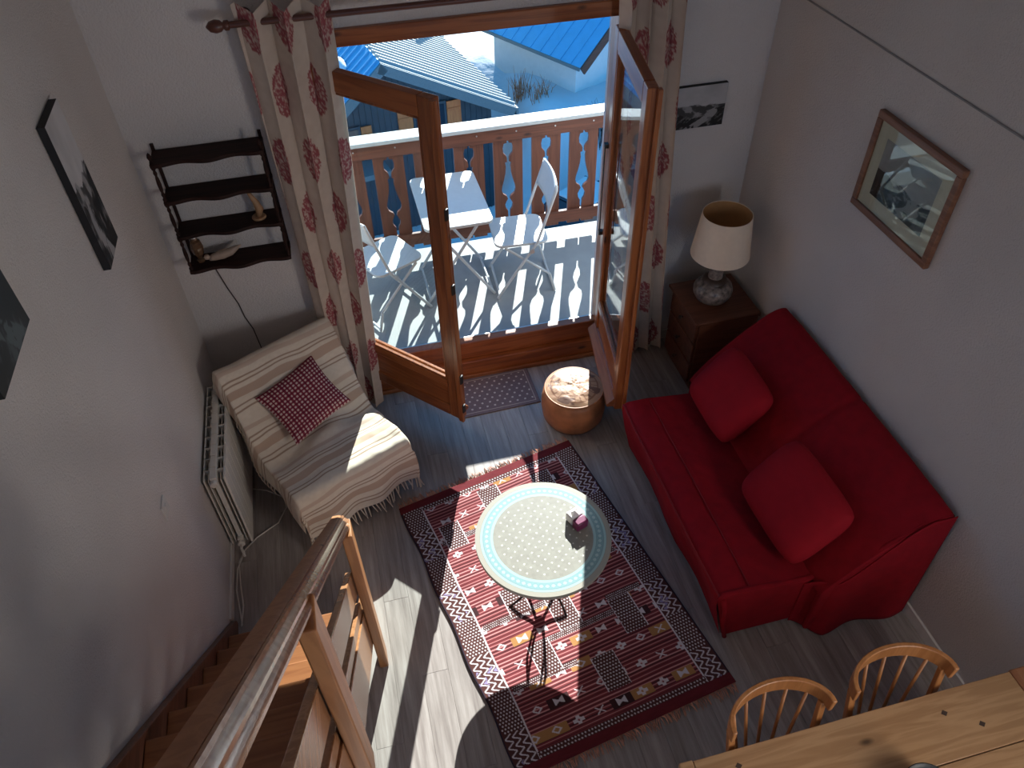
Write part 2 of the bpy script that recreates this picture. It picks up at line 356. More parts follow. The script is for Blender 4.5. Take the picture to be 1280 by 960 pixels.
struct(MB().box(XR-0.014, XR, -1, YF, 0, 0.075).build('baseboard_right', M['trim_white'], bevel=0.003))
struct(MB().box(1.60, XR-0.014, YF-0.014, YF, 0, 0.075).build('baseboard_far', M['trim_white'], bevel=0.003))
struct(MB().box(XL, XL+0.012, 2.32, YF, 0, 0.06).build('baseboard_left', M['trim_white'], bevel=0.003))

# door frame
tf = thing('trim_1', None, None, kind='structure')
MB().box(OX0-0.03, OX1+0.03, YF-0.03, YF+0.10, 2.29, 2.37).build('head', M['frameX'], tf, bevel=0.006)
MB().box(OX0-0.03, OX0+0.06, YF-0.03, YF+0.10, 0, 2.29).build('jamb', M['frame'], tf, bevel=0.006)
MB().box(OX1-0.03, OX1+0.03, YF-0.03, YF+0.10, 0, 2.29).build('jamb', M['frame'], tf, bevel=0.006)
MB().box(OX0+0.06, OX1-0.03, YF-0.04, YF+0.10, 0, 0.135).build('sill_board', M['frameX'], tf, bevel=0.006)
MB().box(OX0+0.06, OX1-0.03, YF+0.0, YF+0.065, 0.137, 0.276).build('sill_rail', M['frameX'], tf, bevel=0.006)
MB().box(OX0+0.06, OX1-0.03, YF-0.062, YF-0.04, 0, 0.03).build('floor_bead', M['stair'], tf, bevel=0.006)
MB().box(OX0+0.06, OX1-0.03, YF+0.066, YF+0.10, 0.235, 0.25).build('weather_strip', M['metal'], tf)
struct(MB().box(OX0, OX1, YF+0.101, 4.07, -0.1, 0.10).build('trim_3', M['slab']))

def french_leaf(name, hinge, free, side, w):
    d = Vector((free[0]-hinge[0], free[1]-hinge[1])); ang = math.atan2(d.y, d.x)
    t = thing(name, None, None, (hinge[0], hinge[1], 0), ang, kind='structure')
    z0, z1, th, sw = 0.24, 2.26, 0.055, 0.085
    gb, gt = 0.545, 2.16
    ya, yb = (-th/2, th/2)
    for x0 in (0, w-sw):
        st = MB().box(x0, x0+sw, ya, yb, z0, z1).build('stile', M['frame'], t, bevel=0.007)
    # rebate lip along the free edge
    MB().box(w-0.012, w+0.022, -side*0.028-0.011 if side > 0 else 0.028-0.011, -side*0.028+0.011 if side > 0 else 0.028+0.011, z0, z1).build('rebate_lip', M['frame'], t, bevel=0.004)
    MB().box(sw, w-sw, ya, yb, gt, z1).build('top_rail', M['frameX'], t, bevel=0.007)
    bp = MB().box(sw, w-sw, ya, yb, z0, z0+0.085).build('bottom_rail', M['frameX'], t, bevel=0.007)
    MB().box(sw, w-sw, ya+0.012, yb-0.012, z0+0.085, gb-0.06).build('panel', M['frameX'], t)
    MB().box(sw, w-sw, ya, yb, gb-0.06, gb).build('mid_rail', M['frameX'], t, bevel=0.006)
    # sloped weather board on the outer face
    q = MB(); y1 = side*th/2; q.prism([(y1, z0+0.01), (y1+side*0.045, z0+0.01), (y1+side*0.045, z0+0.03), (y1, z0+0.075)], 'x', 0.02, w-0.02)
    q.build('weather_board', M['frameX'], t)
    g = MB().box(sw-0.01, w-sw+0.01, -0.003, 0.003, gb-0.01, gt+0.01).build('pane', M['glass'], t)
    for sgn in (-1, 1):
        q = MB(); y = sgn*0.016
        for (a, b, c, e) in ((sw, sw+0.012, gb, gt), (w-sw-0.012, w-sw, gb, gt), (sw+0.012, w-sw-0.012, gb, gb+0.012), (sw+0.012, w-sw-0.012, gt-0.012, gt)):
            q.box(a, b, y-0.008, y+0.008, c, e)
        q.build('glazing_bead', M['frame'] if sgn*side > 0 else M['frame'], t, bevel=0.002)
    for z in (0.4, 1.2, 2.1):
        MB().lathe([(0.008, 0), (0.008, 0.09)], (-0.012, -side*0.02, z), 8).build('hinge', M['metal'], t)
    return t
dl = french_leaf('door_1', (-0.10, 3.835), (0.448, 3.235), 1, 0.81)
dr = french_leaf('door_2', (1.505, 3.82), (1.38, 3.055), -1, 0.775)
# espagnolette handle and catches
MB().tube([(0.768, 0.043, 1.17), (0.768, 0.06, 1.17), (0.768, 0.06, 0.99)], 0.008, 8).build('handle', M['blackmetal'], dl)
for z in (0.6, 1.25, 1.7, 0.36):
    MB().box(0.833, 0.841, -0.04, -0.016, z-0.03, z+0.03).build('catch', M['blackmetal'], dl)
MB().tube([(0.04, -0.045, 1.62), (0.04, -0.045, 1.05)], 0.004, 6).build('bolt_rod', M['blackmetal'], dr)
for z in (1.62, 1.05): MB().box(0.025, 0.055, -0.05, -0.026, z-0.012, z+0.012).build('bolt_guide', M['blackmetal'], dr)

# ================================================================== OUTSIDE
struct(MB().box(-2.6, 4.2, 4.07, 5.32, -0.1, 0.10).build('balcony_floor', M['slab'], bevel=0.01))
rail = thing('balcony_railing', 'red-brown fretted wooden balcony railing with pale capping', 'railing', (0.7, 5.2, 0.1))
MB().box(-2.6, 4.2, 5.175, 5.315, 1.10, 1.13).build('capping', M['capmetal'], rail, world=True, bevel=0.006)['label'] = 'pale capping along the top rail'
MB().box(-2.6, 4.2, 5.213, 5.239, 0.985, 1.10).build('top_board', M['redwoodX'], rail, world=True, bevel=0.004)
MB().box(-2.6, 4.2, 5.209, 5.239, 0.215, 0.315).build('bottom_board', M['redwoodX'], rail, world=True, bevel=0.004)
prof = [(0, .008), (.05, .008), (.058, .032), (.11, .040), (.17, .036), (.21, .014), (.235, .009), (.28, .009), (.285, .024), (.34, .019), (.42, .024), (.50, .036), (.58, .051), (.63, .056), (.68, .046), (.715, .016), (.75, .008), (.775, .018), (.82, .032), (.87, .026), (.91, .010), (1.0, .008)]
zt, zb = 0.99, 0.315
inner = [(w, zt+(zb-zt)*t) for t, w in prof]
def baluster(sgn):
    poly = [(sgn*0.113, 1.098), (sgn*0.008, 1.098)]+[(sgn*w, z) for w, z in inner]+[(sgn*0.008, 0.175), (sgn*0.113, 0.175)]
    return MB().prism(poly, 'y', 5.240, 5.262)
bme = {}
for k in range(-8, 12):
    xc = 0.335+0.3*k
    for sgn in (-1, 1):
        if sgn not in bme:
            o = baluster(sgn).build('baluster', M['redwood'], rail, world=False)
            bme[sgn] = o.data
        else:
            o = bpy.data.objects.new('baluster', bme[sgn]); COL.objects.link(o); o.parent = rail
        o.location = (xc-0.7, -5.2, -0.1)
for k in range(-6, 9):
    MB().lathe([(0.006, 0), (0.006, 0.004)], (0, 0, 0), 8).xf(Matrix.Translation((0.335+0.3*k+0.06, 5.212, 1.055)) @ Matrix.Rotation(PI/2, 4, 'X')).build('screw', M['metal'], rail, world=True)
for x in (-2.5, 4.1):
    MB().box(x-0.045, x+0.045, 5.263, 5.315, 0.1, 1.098).build('post', M['redwood'], rail, world=True)

# folding table on the balcony
ft = thing('folding_table', 'white metal folding table on the balcony between two chairs', 'table', (0.70, 4.80, 0.10))
def rrect(x0, x1, y0, y1, r, n=5):
    P = []
    for cx, cy_, a0 in ((x1-r, y1-r, 0), (x0+r, y1-r, PI/2), (x0+r, y0+r, PI), (x1-r, y0+r, 3*PI/2)):
        for i in range(n+1):
            a = a0+PI/2*i/n; P.append((cx+r*math.cos(a), cy_+r*math.sin(a)))
    return P
MB().prism(rrect(-0.24, 0.24, -0.36, 0.36, 0.05), 'z', 0.70, 0.722).build('tabletop', M['white_metal'], ft, bevel=0.004)
for sy_ in (-1, 1):
    for s in (-1, 1):
        y = sy_*(0.22+0.012*s)
        MB().tube([(-s*0.20, y, 0.69), (s*0.25, y, 0.006)], 0.011, 8).build('leg', M['white_metal'], ft)
for s in (-1, 1):
    y = 0.22+0.012*s
    MB().tube([(s*0.236, -y, 0.03), (s*0.236, y, 0.03)], 0.008, 8).build('foot_bar', M['white_metal'], ft)
    MB().tube([(-s*0.195, -y, 0.685), (-s*0.195, y, 0.685)], 0.008, 8).build('top_bar', M['white_metal'], ft)
def folding_chair(label, loc, rz):
    t = thing('folding_chair', label, 'chair', loc, rz, group='white folding chairs on the balcony')
    # local: faces -X
    MB().prism(rrect(-0.20, 0.19, -0.19, 0.19, 0.06), 'z', 0.435, 0.455).build('seat', M['white_metal'], t, bevel=0.004)
    for s in (-1, 1):
        y = 0.205*s
        MB().tube([(-0.20, y, 0.006), (0.10, y, 0.46), (0.23, y, 0.86), (0.235, y*0.93, 0.89)], 0.011, 8).build('frame_tube', M['white_metal'], t)
        MB().tube([(0.24, y*0.9, 0.006), (0.20, y*0.9, 0.16), (-0.13, y*0.9, 0.43)], 0.010, 8).build('leg', M['white_metal'], t)
        MB().lathe([(0.018, 0), (0.018, 0.012)], (0, 0, 0), 12).xf(Matrix.Translation((0.06, y*1.03, 0.40)) @ Matrix.Rotation(PI/2, 4, 'X')).build('hinge', M['metal'], t)
    MB().tube([(-0.185, -0.205, 0.03), (-0.185, 0.205, 0.03)], 0.009, 8).build('stretcher', M['white_metal'], t)
    MB().tube([(0.235, -0.185, 0.02), (0.235, 0.185, 0.02)], 0.009, 8).build('stretcher', M['white_metal'], t)
    # curved back panel
    def pos(U, V):
        y = (U-0.5)*0.41; z = 0.70+V*0.19; x = 0.182+V*0.055+0.022*(1-(2*U-1)**2)
        return np.stack([x, y, z], 1)
    gridmesh('backrest', pos, lambda U, V: np.tile((0.80, 0.82, 0.84), (len(U), 1)), 12, 6, M['white_metal'], t, thick=0.012)
    return t
folding_chair('white folding chair right of the balcony table, back to the right leaf', (1.17, 4.69, 0.10), math.radians(-4))
folding_chair('white folding chair left of the balcony table, seen through the left leaf', (0.185, 4.63, 0.10), math.radians(207))

# ground and hillside
def gz(x, y):
    x = np.asarray(x, float); y = np.asarray(y, float)
    bank = np.maximum(sst(4.6, 6.4, x)*sst(20.2, 21.8, y), sst(21.5, 27, y))
    return -9.45+2.6*bank+0.4*(fbm(x*0.35, y*0.35)-0.5)*sst(6, 12, y)+np.maximum(0, y-26)*0.10+np.maximum(0, y-38)*0.2
def ground_pos(U, V):
    x = -30+U*80; y = 5.6+V*75
    return np.stack([x, y, gz(x, y)], 1)
g = gridmesh('ground', ground_pos, lambda U, V: np.ones((len(U), 3))*0.86, 160, 150, M['snow']); struct(g)

# slate blue chalet
a1 = math.radians(11); hd = Vector((-math.sin(a1), math.cos(a1), 0)); hg = Vector((math.cos(a1), math.sin(a1), 0)); AP = Vector((1.43, 20.0, -4.11))
h1 = thing('chalet', 'slate-blue boarded chalet with pale ribbed metal roof beyond the balcony', 'house', (AP.x, AP.y, -6.7), a1)
# local: x along hg, y along hd, z from -6.7 ; apex z 2.59
az = 2.59; er = (3.80, az-1.97); el = (-2.6, az-2.05); Lr = 9.0
def slab(a, b, y0, y1, th):
    a = Vector((a[0], a[1])); b = Vector((b[0], b[1])); n = Vector((-(b-a).y, (b-a).x)).normalized()
    if n.y < 0: n = -n
    return MB().prism([tuple(a), tuple(b), tuple(b-n*th), tuple(a-n*th)], 'y', y0, y1)
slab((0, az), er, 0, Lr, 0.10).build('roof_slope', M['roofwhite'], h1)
slab((0, az), el, 0, Lr, 0.10).build('roof_slope', M['roofblue'], h1)['label'] = 'roof slope with its shade coloured in blue'  # same roof as the pale slope; its shade is put in as blue
def seams(a, b, step, mat, hh):
    q = MB(); a = Vector((a[0], 0, a[1])); b = Vector((b[0], 0, b[1])); n = Vector((-(b-a).z, 0, (b-a).x)).normalized()
    if n.z < 0: n = -n
    y = 0.15
    while y < Lr-0.1:
        o = Vector((0, y, 0))+n*hh/2; q.beam(a+o, b+o, 0.05, hh, n); y += step
    o = q.build('roof_seam', mat, h1); o['kind'] = 'stuff'
seams((0, az), er, 0.30, M['roofwhite'], 0.07); seams((0, az), el, 0.34, M['roofblue'], 0.05)
slab((0, az-0.02), (er[0], er[1]-0.02), -0.06, 0.0, 0.26).build('bargeboard', M['fascia'], h1)
slab((0, az-0.02), (el[0], el[1]-0.02), -0.06, 0.0, 0.26).build('bargeboard', M['fascia'], h1)
MB().box(er[0]-0.02, er[0]+0.05, -0.06, Lr, er[1]-0.26, er[1]-0.02).build('fascia', M['fascia'], h1)
MB().prism([(-2.2, -3.2), (3.25, -3.2), (3.25, az-1.97*3.25/3.8-0.12), (0, az-0.12), (-2.2, az-2.05*2.2/2.6-0.12)], 'y', 0.55, Lr-0.4).build('wall', M['siding'], h1)
q = MB(); x = -2.15
while x < 3.2:
    zt_ = az-0.16-(1.97*x/3.8 if x > 0 else -2.05*x/2.6); q.box(x, x+0.03, 0.52, 0.55, -3.2, zt_); x += 0.17
q.build('siding_batten', M['siding'], h1)['kind'] = 'stuff'
def housewin(xc, z0, z1, w, sw):
    f = MB().box(xc-w/2-0.07, xc+w/2+0.07, 0.46, 0.54, z0-0.07, z1+0.07).build('window_frame', M['siding'], h1)
    MB().box(xc-w/2, xc+w/2, 0.44, 0.459, z0, z1).build('pane', M['dkglass'], f)
    MB().box(xc-0.02, xc+0.02, 0.425, 0.439, z0, z1).build('mullion', M['shutter'], f)
    for s in (-1, 1):
        c = xc+s*(w/2+0.07+sw/2+0.02)
        sh = MB().box(c-sw/2, c+sw/2, 0.46, 0.50, z0-0.03, z1+0.03).build('shutter', M['shutter'], h1)
        MB().box(c-sw/2+0.02, c+sw/2-0.02, 0.44, 0.459, z0+0.15, z0+0.23).build('batten', M['shutter'], sh)
        MB().box(c-sw/2+0.02, c+sw/2-0.02, 0.44, 0.459, z1-0.25, z1-0.17).build('batten', M['shutter'], sh)
housewin(1.35, -0.2, 0.95, 0.85, 0.42)
housewin(-1.05, -0.1, 0.75, 0.6, 0.3)
MB().box(-2.2, -0.2, -0.4, 0.5, -0.35, -0.2).build('balcony_ledge', M['fascia'], h1)
hq = MB(); k_ = 2.05/2.6
for vi in range(5):                                    # a low dome of snow lying on the left roof slope
    for ui in range(16):
        rr = 1-vi/4.0; aa = 2*PI*ui/16; sx_ = -0.70+0.15*rr*math.cos(aa); sy_ = 1.6+0.55*rr*math.sin(aa)
        hq.v.append((sx_, sy_, az+sx_*k_+0.035+0.13*(1-rr*rr)))
hq.f += [(v*16+u, v*16+(u+1) % 16, (v+1)*16+(u+1) % 16, (v+1)*16+u) for v in range(4) for u in range(16)]+[tuple(range(15, -1, -1))]
hp = hq.build('snow_heap', M['snow'], smooth='all'); hp.matrix_world = Matrix.Translation((AP.x, AP.y, -6.7)) @ Matrix.Rotation(a1, 4, 'Z')
tag(hp, 'small white snow heap lying on the chalet roof slope tinted blue for shade', 'snow')

# white house with blue roof
hd2 = Vector((-0.46, 0.888, 0)); hg2 = Vector((0.888, 0.46, 0)); C2 = Vector((7.43, 21.89, -5.7))
h2 = thing('white_house', 'white rendered house under a blue metal roof across the snow', 'house', (C2.x, C2.y, -6.9), math.atan2(hg2.y, hg2.x))
sl = math.tan(math.radians(37)); e0 = 1.2
slab((0, e0), (4.2, e0+4.2*sl), 0, 4.8, 0.09).build('roof_slope', M['roofblue'], h2)
slab((8.4, e0), (4.2, e0+4.2*sl), 0, 4.8, 0.09).build('roof_slope', M['roofblue'], h2)
q = MB(); y = 0.4
while y < 4.8: q.beam((0, y, e0+0.012), (4.2, y, e0+4.2*sl+0.012), 0.03, 0.03, (-0.6, 0, 0.8)); y += 0.45
q.build('roof_seam', M['roofblue'], h2)['kind'] = 'stuff'
slab((0, e0-0.02), (4.2, e0+4.2*sl-0.02), -0.06, 0.0, 0.26).build('bargeboard', M['redwoodX'], h2)['label'] = 'brown bargeboard'
MB().box(-0.04, 0.0, 0, 4.8, e0-0.10, e0).build('gutter', M['fascia'], h2)
MB().prism([(0.45, -2), (7.9, -2), (7.9, e0+0.3), (4.2, e0+4.2*sl-0.2), (0.45, e0+0.45*sl-0.15)], 'y', 0.6, 4.5).build('wall', M['render_wall'], h2)

# shrubs poking out of the snow
def shrub(name, label, x, y, z, h, n, mat, spread, r=0.012):
    q = MB()
    for i in range(n):
        a = random.random()*2*PI; rr = random.random()*0.5*spread; hh = h*(0.5+random.random()*0.6)
        x0 = math.cos(a)*rr; y0 = math.sin(a)*rr; dx = (random.random()-0.5)*spread*0.7; dy = (random.random()-0.5)*spread*0.7
        q.tube([(x0, y0, -0.2), (x0+dx*0.4, y0+dy*0.4, hh*0.5), (x0+dx, y0+dy, hh)], [r, r*0.8, r*0.3], 4)
        if i % 2 == 0: q.tube([(x0+dx*0.4, y0+dy*0.4, hh*0.5), (x0+dx*0.4+0.2*spread*(random.random()-0.5), y0+dy*0.4, hh*0.85)], [r*0.7, r*0.3], 4)
    o = q.build(name, mat); o.location = (x, y, float(gz(x, y))); return tag(o, label, 'shrub')
shrub('bare_shrub', 'reddish bare shrub at the corner of the white house wall', 5.95, 23.5, -6.7, 0.85, 46, M['twig'], 0.75)
shrub('bare_shrub', 'low reddish bare shrub along the white house wall', 6.5, 22.7, -6.7, 0.45, 34, M['twig'], 0.8)
shrub('bare_shrub', 'dark twiggy bush right below the blue roof gable', 8.0, 21.2, -6.6, 1.0, 60, M['twig_dark'], 1.0)
for i, (x, y, h, lab) in enumerate(((2.4, 31.0, 1.8, 'grey bare tree on the snowy slope, nearest of three'), (3.2, 35.5, 2.2, 'grey bare tree on the snowy slope, middle of three'), (3.6, 40.0, 2.4, 'grey bare tree on the snowy slope, farthest of three'))):
    z = 0
    o = shrub('bare_tree', lab, x, y, z, h, 70, M['twig_dark'], 1.8, 0.02); o['category'] = 'tree'
tag(MB().tube([(4.2, 27.5, -7.0), (4.2, 27.5, -3.2)], 0.10, 10).build('lamp_post', M['capmetal']), 'pale post standing on the snow between the two houses', 'post')

# parked car under the balcony
cr_ = thing('car', 'dark car parked in the snow, glimpsed between the balusters', 'car', (6.4, 18.5, -9.46), math.radians(32))
body = [(-2.05, .30), (-2.1, .55), (-2.0, .78), (-1.15, .92), (1.45, .98), (2.0, .92), (2.1, .6), (2.05, .30)]
MB().prism(body, 'y', -0.85, 0.85).build('body', M['carpaint'], cr_, bevel=0.06, smooth=30)
cab = MB(); cab.add([(-1.2, -.80, .90), (1.6, -.80, .95), (1.6, .80, .95), (-1.2, .80, .90), (-0.35, -.62, 1.44), (1.05, -.62, 1.46), (1.05, .62, 1.46), (-0.35, .62, 1.44)],
                   [(0, 1, 5, 4), (2, 3, 7, 6), (0, 4, 7, 3), (1, 2, 6, 5), (4, 5, 6, 7)])
cab.build('cabin', M['dkglass'], cr_, bevel=0.03)
MB().box(-0.36, 1.06, -0.62, 0.62, 1.45, 1.50).build('roof', M['carpaint'], cr_, bevel=0.02)
MB().box(-0.30, 1.0, -0.58, 0.58, 1.50, 1.55).build('roof_snow', M['snow'], cr_, bevel=0.02)
for s in (-1, 1):
    MB().beam((-1.2, s*0.80, 0.93), (-0.36, s*0.63, 1.47), 0.06, 0.06).build('pillar', M['carpaint'], cr_)
    MB().beam((1.6, s*0.80, 0.97), (1.06, s*0.63, 1.48), 0.06, 0.06).build('pillar', M['carpaint'], cr_)
    for x in (-1.35, 1.35):
        MB().lathe([(0.0, -0.1), (0.31, -0.1), (0.33, -0.05), (0.33, 0.05), (0.31, 0.1), (0.0, 0.1)], n=20, cap=False).xf(Matrix.Translation((x, s*0.80, 0.33)) @ Matrix.Rotation(PI/2, 4, 'X')).build('wheel', M['tyre'], cr_)

# ================================================================== CURTAINS
rod = thing('curtain_rod', 'dark red-brown wooden curtain rod with ball finial above the french door', 'curtain rod', (0.75, 3.745, 2.475))
MB().tube([(-0.38, 3.745, 2.475), (1.95, 3.745, 2.475)], 0.015, 10).build('pole', M['rodwood'], rod, world=True, smooth=60)
MB().lathe([(0.004, -0.045), (0.022, -0.03), (0.029, -0.005), (0.024, 0.018), (0.014, 0.028), (0.022, 0.034), (0.022, 0.05), (0.015, 0.056)], n=16).xf(Matrix.Translation((-0.42, 3.745, 2.475)) @ Matrix.Rotation(PI/2, 4, 'Y')).build('finial', M['rodwood'], rod, world=True, smooth='all')
for x in (-0.30, 0.74):
    q = MB(); q.tube([(x, 3.745, 2.475), (x, 3.87, 2.475)], 0.012, 8); q.lathe([(0.03, 0), (0.03, 0.014)], (0, 0, 0), 16)
    n = 16; 
    q.v[-32:] = [tuple(Matrix.Translation((x, 3.87, 2.475)) @ Matrix.Rotation(PI/2, 4, 'X') @ Vector(p)) for p in q.v[-32:]]
    q.build('bracket', M['rodwood'], rod, world=True)
def toile(fu, fv):
    """fu, fv metres on the flat cloth"""
    base = mixc((0.60, 0.50, 0.415), (0.52, 0.42, 0.345), fbm(fu*30, fv*30, 2))
    out = base
    row = np.floor(fv/0.33); sh = (row % 2)*0.19
    cu = ((fu+sh) % 0.38)-0.19; cv = (fv % 0.33)-0.165
    r = (cu/0.082)**2+(cv/0.118)**2
    edge = r+0.55*(fbm(fu*60, fv*60, 3)-0.5)
    tex = fbm(fu*110+9, fv*110, 3)
    ink = sst(0.34, 0.52, tex)
    c = mixc((0.52, 0.39, 0.33), (0.30, 0.075, 0.085), ink)
    out = np.where((edge < 1.0)[:, None], c, out)
    ring = (np.abs(edge-1.0) < 0.16)
    return where(ring & (fbm(fu*90, fv*90+4, 2) > 0.42), (0.30, 0.085, 0.085), out)
def curtain(name, label, xt, xb, flat, folds, zt_, zb_, yfun, amp, phase=0.0):
    def pos(U, V):
        x0 = xt[0]+(xb[0]-xt[0])*V**1.15; x1 = xt[1]+(xb[1]-xt[1])*V**1.15
        Uw = U+0.012*np.sin(U*9+V*3)
        x = x0+(x1-x0)*Uw
        ph = 2*PI*folds*U+phase+0.5*np.sin(V*2.5)
        a = amp*(1.0-0.25*V)*(0.7+0.5*vnoise(U*4+3, V*1.5))
        y = yfun(x, V)+a*np.sin(ph)
        x = x+0.018*np.sin(2*ph)*(0.4+V*0.4)
        z = zt_+(zb_-zt_)*V+0.015*np.sin(ph)*(1-V)**8
        return np.stack([x, y, z], 1)
    H_ = zt_-zb_
    o = gridmesh(name, pos, lambda U, V: toile(U*flat+0.04, V*H_+0.10), 190, 300, M['col_fabric'], thick=0.0015)
    return tag(o, label, 'curtain', group='cream and red curtains at the french door')
curtain('curtain', 'cream curtain with red medallions gathered left of the french door', (-0.35, 0.075), (-0.30, -0.03), 1.0, 3.0, 2.54, 0.05, lambda x, V: 3.745-0.075*sst(-0.16, 0.06, x)*sst(0.02, 0.12, V)-0.02*V, 0.05, 0.6)
curtain('curtain', 'cream and red curtain hanging behind the open right leaf', (1.47, 1.80), (1.62, 1.97), 0.9, 3.5, 2.54, 0.03, lambda x, V: 3.745+0.02*V, 0.045, 2.2)

# ================================================================== PICTURES
def mountain(u, v, seed, horizon=0.45, snow=0.5):
    """u right, v up in 0..1 -> grey print with a mountain scene"""
    r1 = horizon+0.30*fbm(u*2.2+seed, u*0+seed, 4)-0.08; r2 = horizon-0.22+0.45*np.abs(u-0.45)+0.22*fbm(u*3+seed*3, u*0+2, 4)
    sky = 0.42+0.25*fbm(u*3+seed, v*4, 4)
    mt = 0.06+0.55*sst(0.52, 0.66, fbm(u*7+seed+v*3, v*9, 5))*snow
    fg = 0.015+0.20*sst(0.5, 0.7, fbm(u*9+seed*2, v*9-u*6, 4))
    c = np.where(v > r1, sky, mt); c = np.where(v < r2-0.08, fg, c)
    path = np.abs(u-(0.5+0.25*np.sin(v*6+seed)))-0.09*(1-v)
    c = np.where((v < r2-0.02) & (path < 0.05) & (fbm(u*12, v*12+seed, 3) > 0.40), 0.5*snow+0.1, c)
    return np.stack([c*1.0, c*0.97, c*0.97], 1)
def canvas(name, label, center, w, h, axis, sgn, seed, depth=0.028, tone=1.0, tint=(1, 1, 1), hor=0.45):
    t = thing(name, label, 'picture', center, 0)
    cx, cy_, cz = center
    if axis == 'x':   # hangs on a wall of constant x, facing sgn
        b = MB().box(-depth/2, depth/2, -w/2, w/2, -h/2, h/2)
        pos = lambda U, V: np.stack([np.full_like(U, sgn*(depth/2+0.001)), (0.5-U)*w*(-sgn if sgn < 0 else 1)*(1 if sgn > 0 else 1)*-1 if False else (U-0.5)*w*sgn*1.0, (V-0.5)*h], 1)
    else:
        b = MB().box(-w/2, w/2, -depth/2, depth/2, -h/2, h/2)
        pos = lambda U, V: np.stack([(U-0.5)*w, np.full_like(U, -depth/2-0.001), (V-0.5)*h], 1)
    b.build('stretcher', M['darkedge'], t)
    gridmesh('print', pos, lambda U, V: mountain(U, V, seed, hor)*tone*np.array(tint), 90, 110, M['col_print'], t, smooth=False)
    return t
canvas('canvas_print', 'black and white mountain canvas, tall, high on the left wall', (XL+0.016, 2.97, 2.20), 0.24, 0.60, 'x', 1, 3.1, hor=0.5)
canvas('canvas_print', 'dark blue-grey canvas cut off by the left edge of the view', (XL+0.016, 1.88, 2.55), 0.34, 0.54, 'x', 1, 8.3, tone=0.25, tint=(0.8, 1.0, 1.05))
canvas('canvas_print', 'small black and white landscape canvas right of the french door', (2.025, YF-0.016, 1.745), 0.315, 0.245, 'y', -1, 5.7, tone=0.8)
fp = thing('framed_photograph', 'black and white valley photograph in brown wooden frame on the right wall', 'picture', (XR-0.016, 2.55, 1.89))
fw, fh, bw = 0.585, 0.475, 0.034
for (a, b, c, d) in ((-fw/2, fw/2, fh/2-bw, fh/2), (-fw/2, fw/2, -fh/2, -fh/2+bw), (-fw/2, -fw/2+bw, -fh/2+bw, fh/2-bw), (fw/2-bw, fw/2, -fh/2+bw, fh/2-bw)):
    MB().box(-0.014, 0.014, a, b, c, d).build('frame_bar', M['picframe'], fp, bevel=0.004)
MB().box(-0.002, 0.010, -fw/2+bw, fw/2-bw, -fh/2+bw, fh/2-bw).build('mount', M['mat_board'], fp)
gridmesh('print', lambda U, V: np.stack([np.full_like(U, -0.0035), (0.5-U)*0.385, (V-0.5)*0.275+0.005], 1), lambda U, V: mountain(U, V, 12.4, 0.4, 0.7)**1.4*0.7, 100, 80, M['col_print'], fp, smooth=False)
MB().box(-0.0075, -0.006, -fw/2+bw-0.003, fw/2-bw+0.003, -fh/2+bw-0.003, fh/2-bw+0.003).build('glazing', M['picglass'], fp)

sw_ = thing('light_switch', 'grey square switch plate on the left wall near the radiator', 'switch', (XL, 2.29, 1.06))
MB().box(0, 0.009, -0.04, 0.04, -0.04, 0.04).build('plate', M['white_plastic'], sw_, bevel=0.002)
MB().box(0.009, 0.013, -0.012, 0.012, -0.02, 0.02).build('rocker', M['white_plastic'], sw_, bevel=0.001)

# ================================================================== WALL SHELF
ws = thing('wall_shelf', 'dark turned-wood wall shelf with four wavy shelves on the far wall', 'shelf', (-0.63, YF, 1.2))
zs = [1.26, 1.475, 1.68, 1.885]
for z in zs:
    n = 24; poly = [(-0.895, YF-0.002)]
    for i in range(n+1):
        t = i/n; x = -0.895+t*0.535; poly.append((x, 3.715-0.016*math.cos(4*PI*t)*math.sin(PI*t)**0.5-0.004))
    poly.append((-0.36, YF-0.002))
    MB().prism(poly, 'z', z-0.011, z+0.010).build('shelf_board', M['darkwood'], ws, world=True, bevel=0.003)
def turned(x, y, z0, z1, n=3):
    pr = []; L_ = z1-z0
    bits = [(0.011, 0), (0.011, 0.06), (0.006, 0.10), (0.010, 0.18), (0.006, 0.26), (0.009, 0.34), (0.011, 0.5), (0.009, 0.66), (0.006, 0.74), (0.010, 0.82), (0.006, 0.90), (0.011, 0.94), (0.011, 1.0)]
    return MB().lathe([(r, t*L_) for r, t in bits], (x, y, z0), 10)
for x in (-0.885, -0.37):
    for a, b in zip(zs[:-1], zs[1:]):
        turned(x, 3.727, a+0.010, b-0.010).build('spindle', M['darkwood'], ws, world=True, smooth=50)
    MB().lathe([(0.010, 0), (0.006, 0.015), (0.012, 0.03), (0.008, 0.045), (0.001, 0.055)], (x, 3.727, zs[-1]+0.010), 10).build('finial', M['darkwood'], ws, world=True, smooth='all')
    MB().box(x-0.008, x+0.008, YF-0.014, YF-0.002, 1.23, 1.93).build('back_stile', M['darkwood'], ws, world=True)
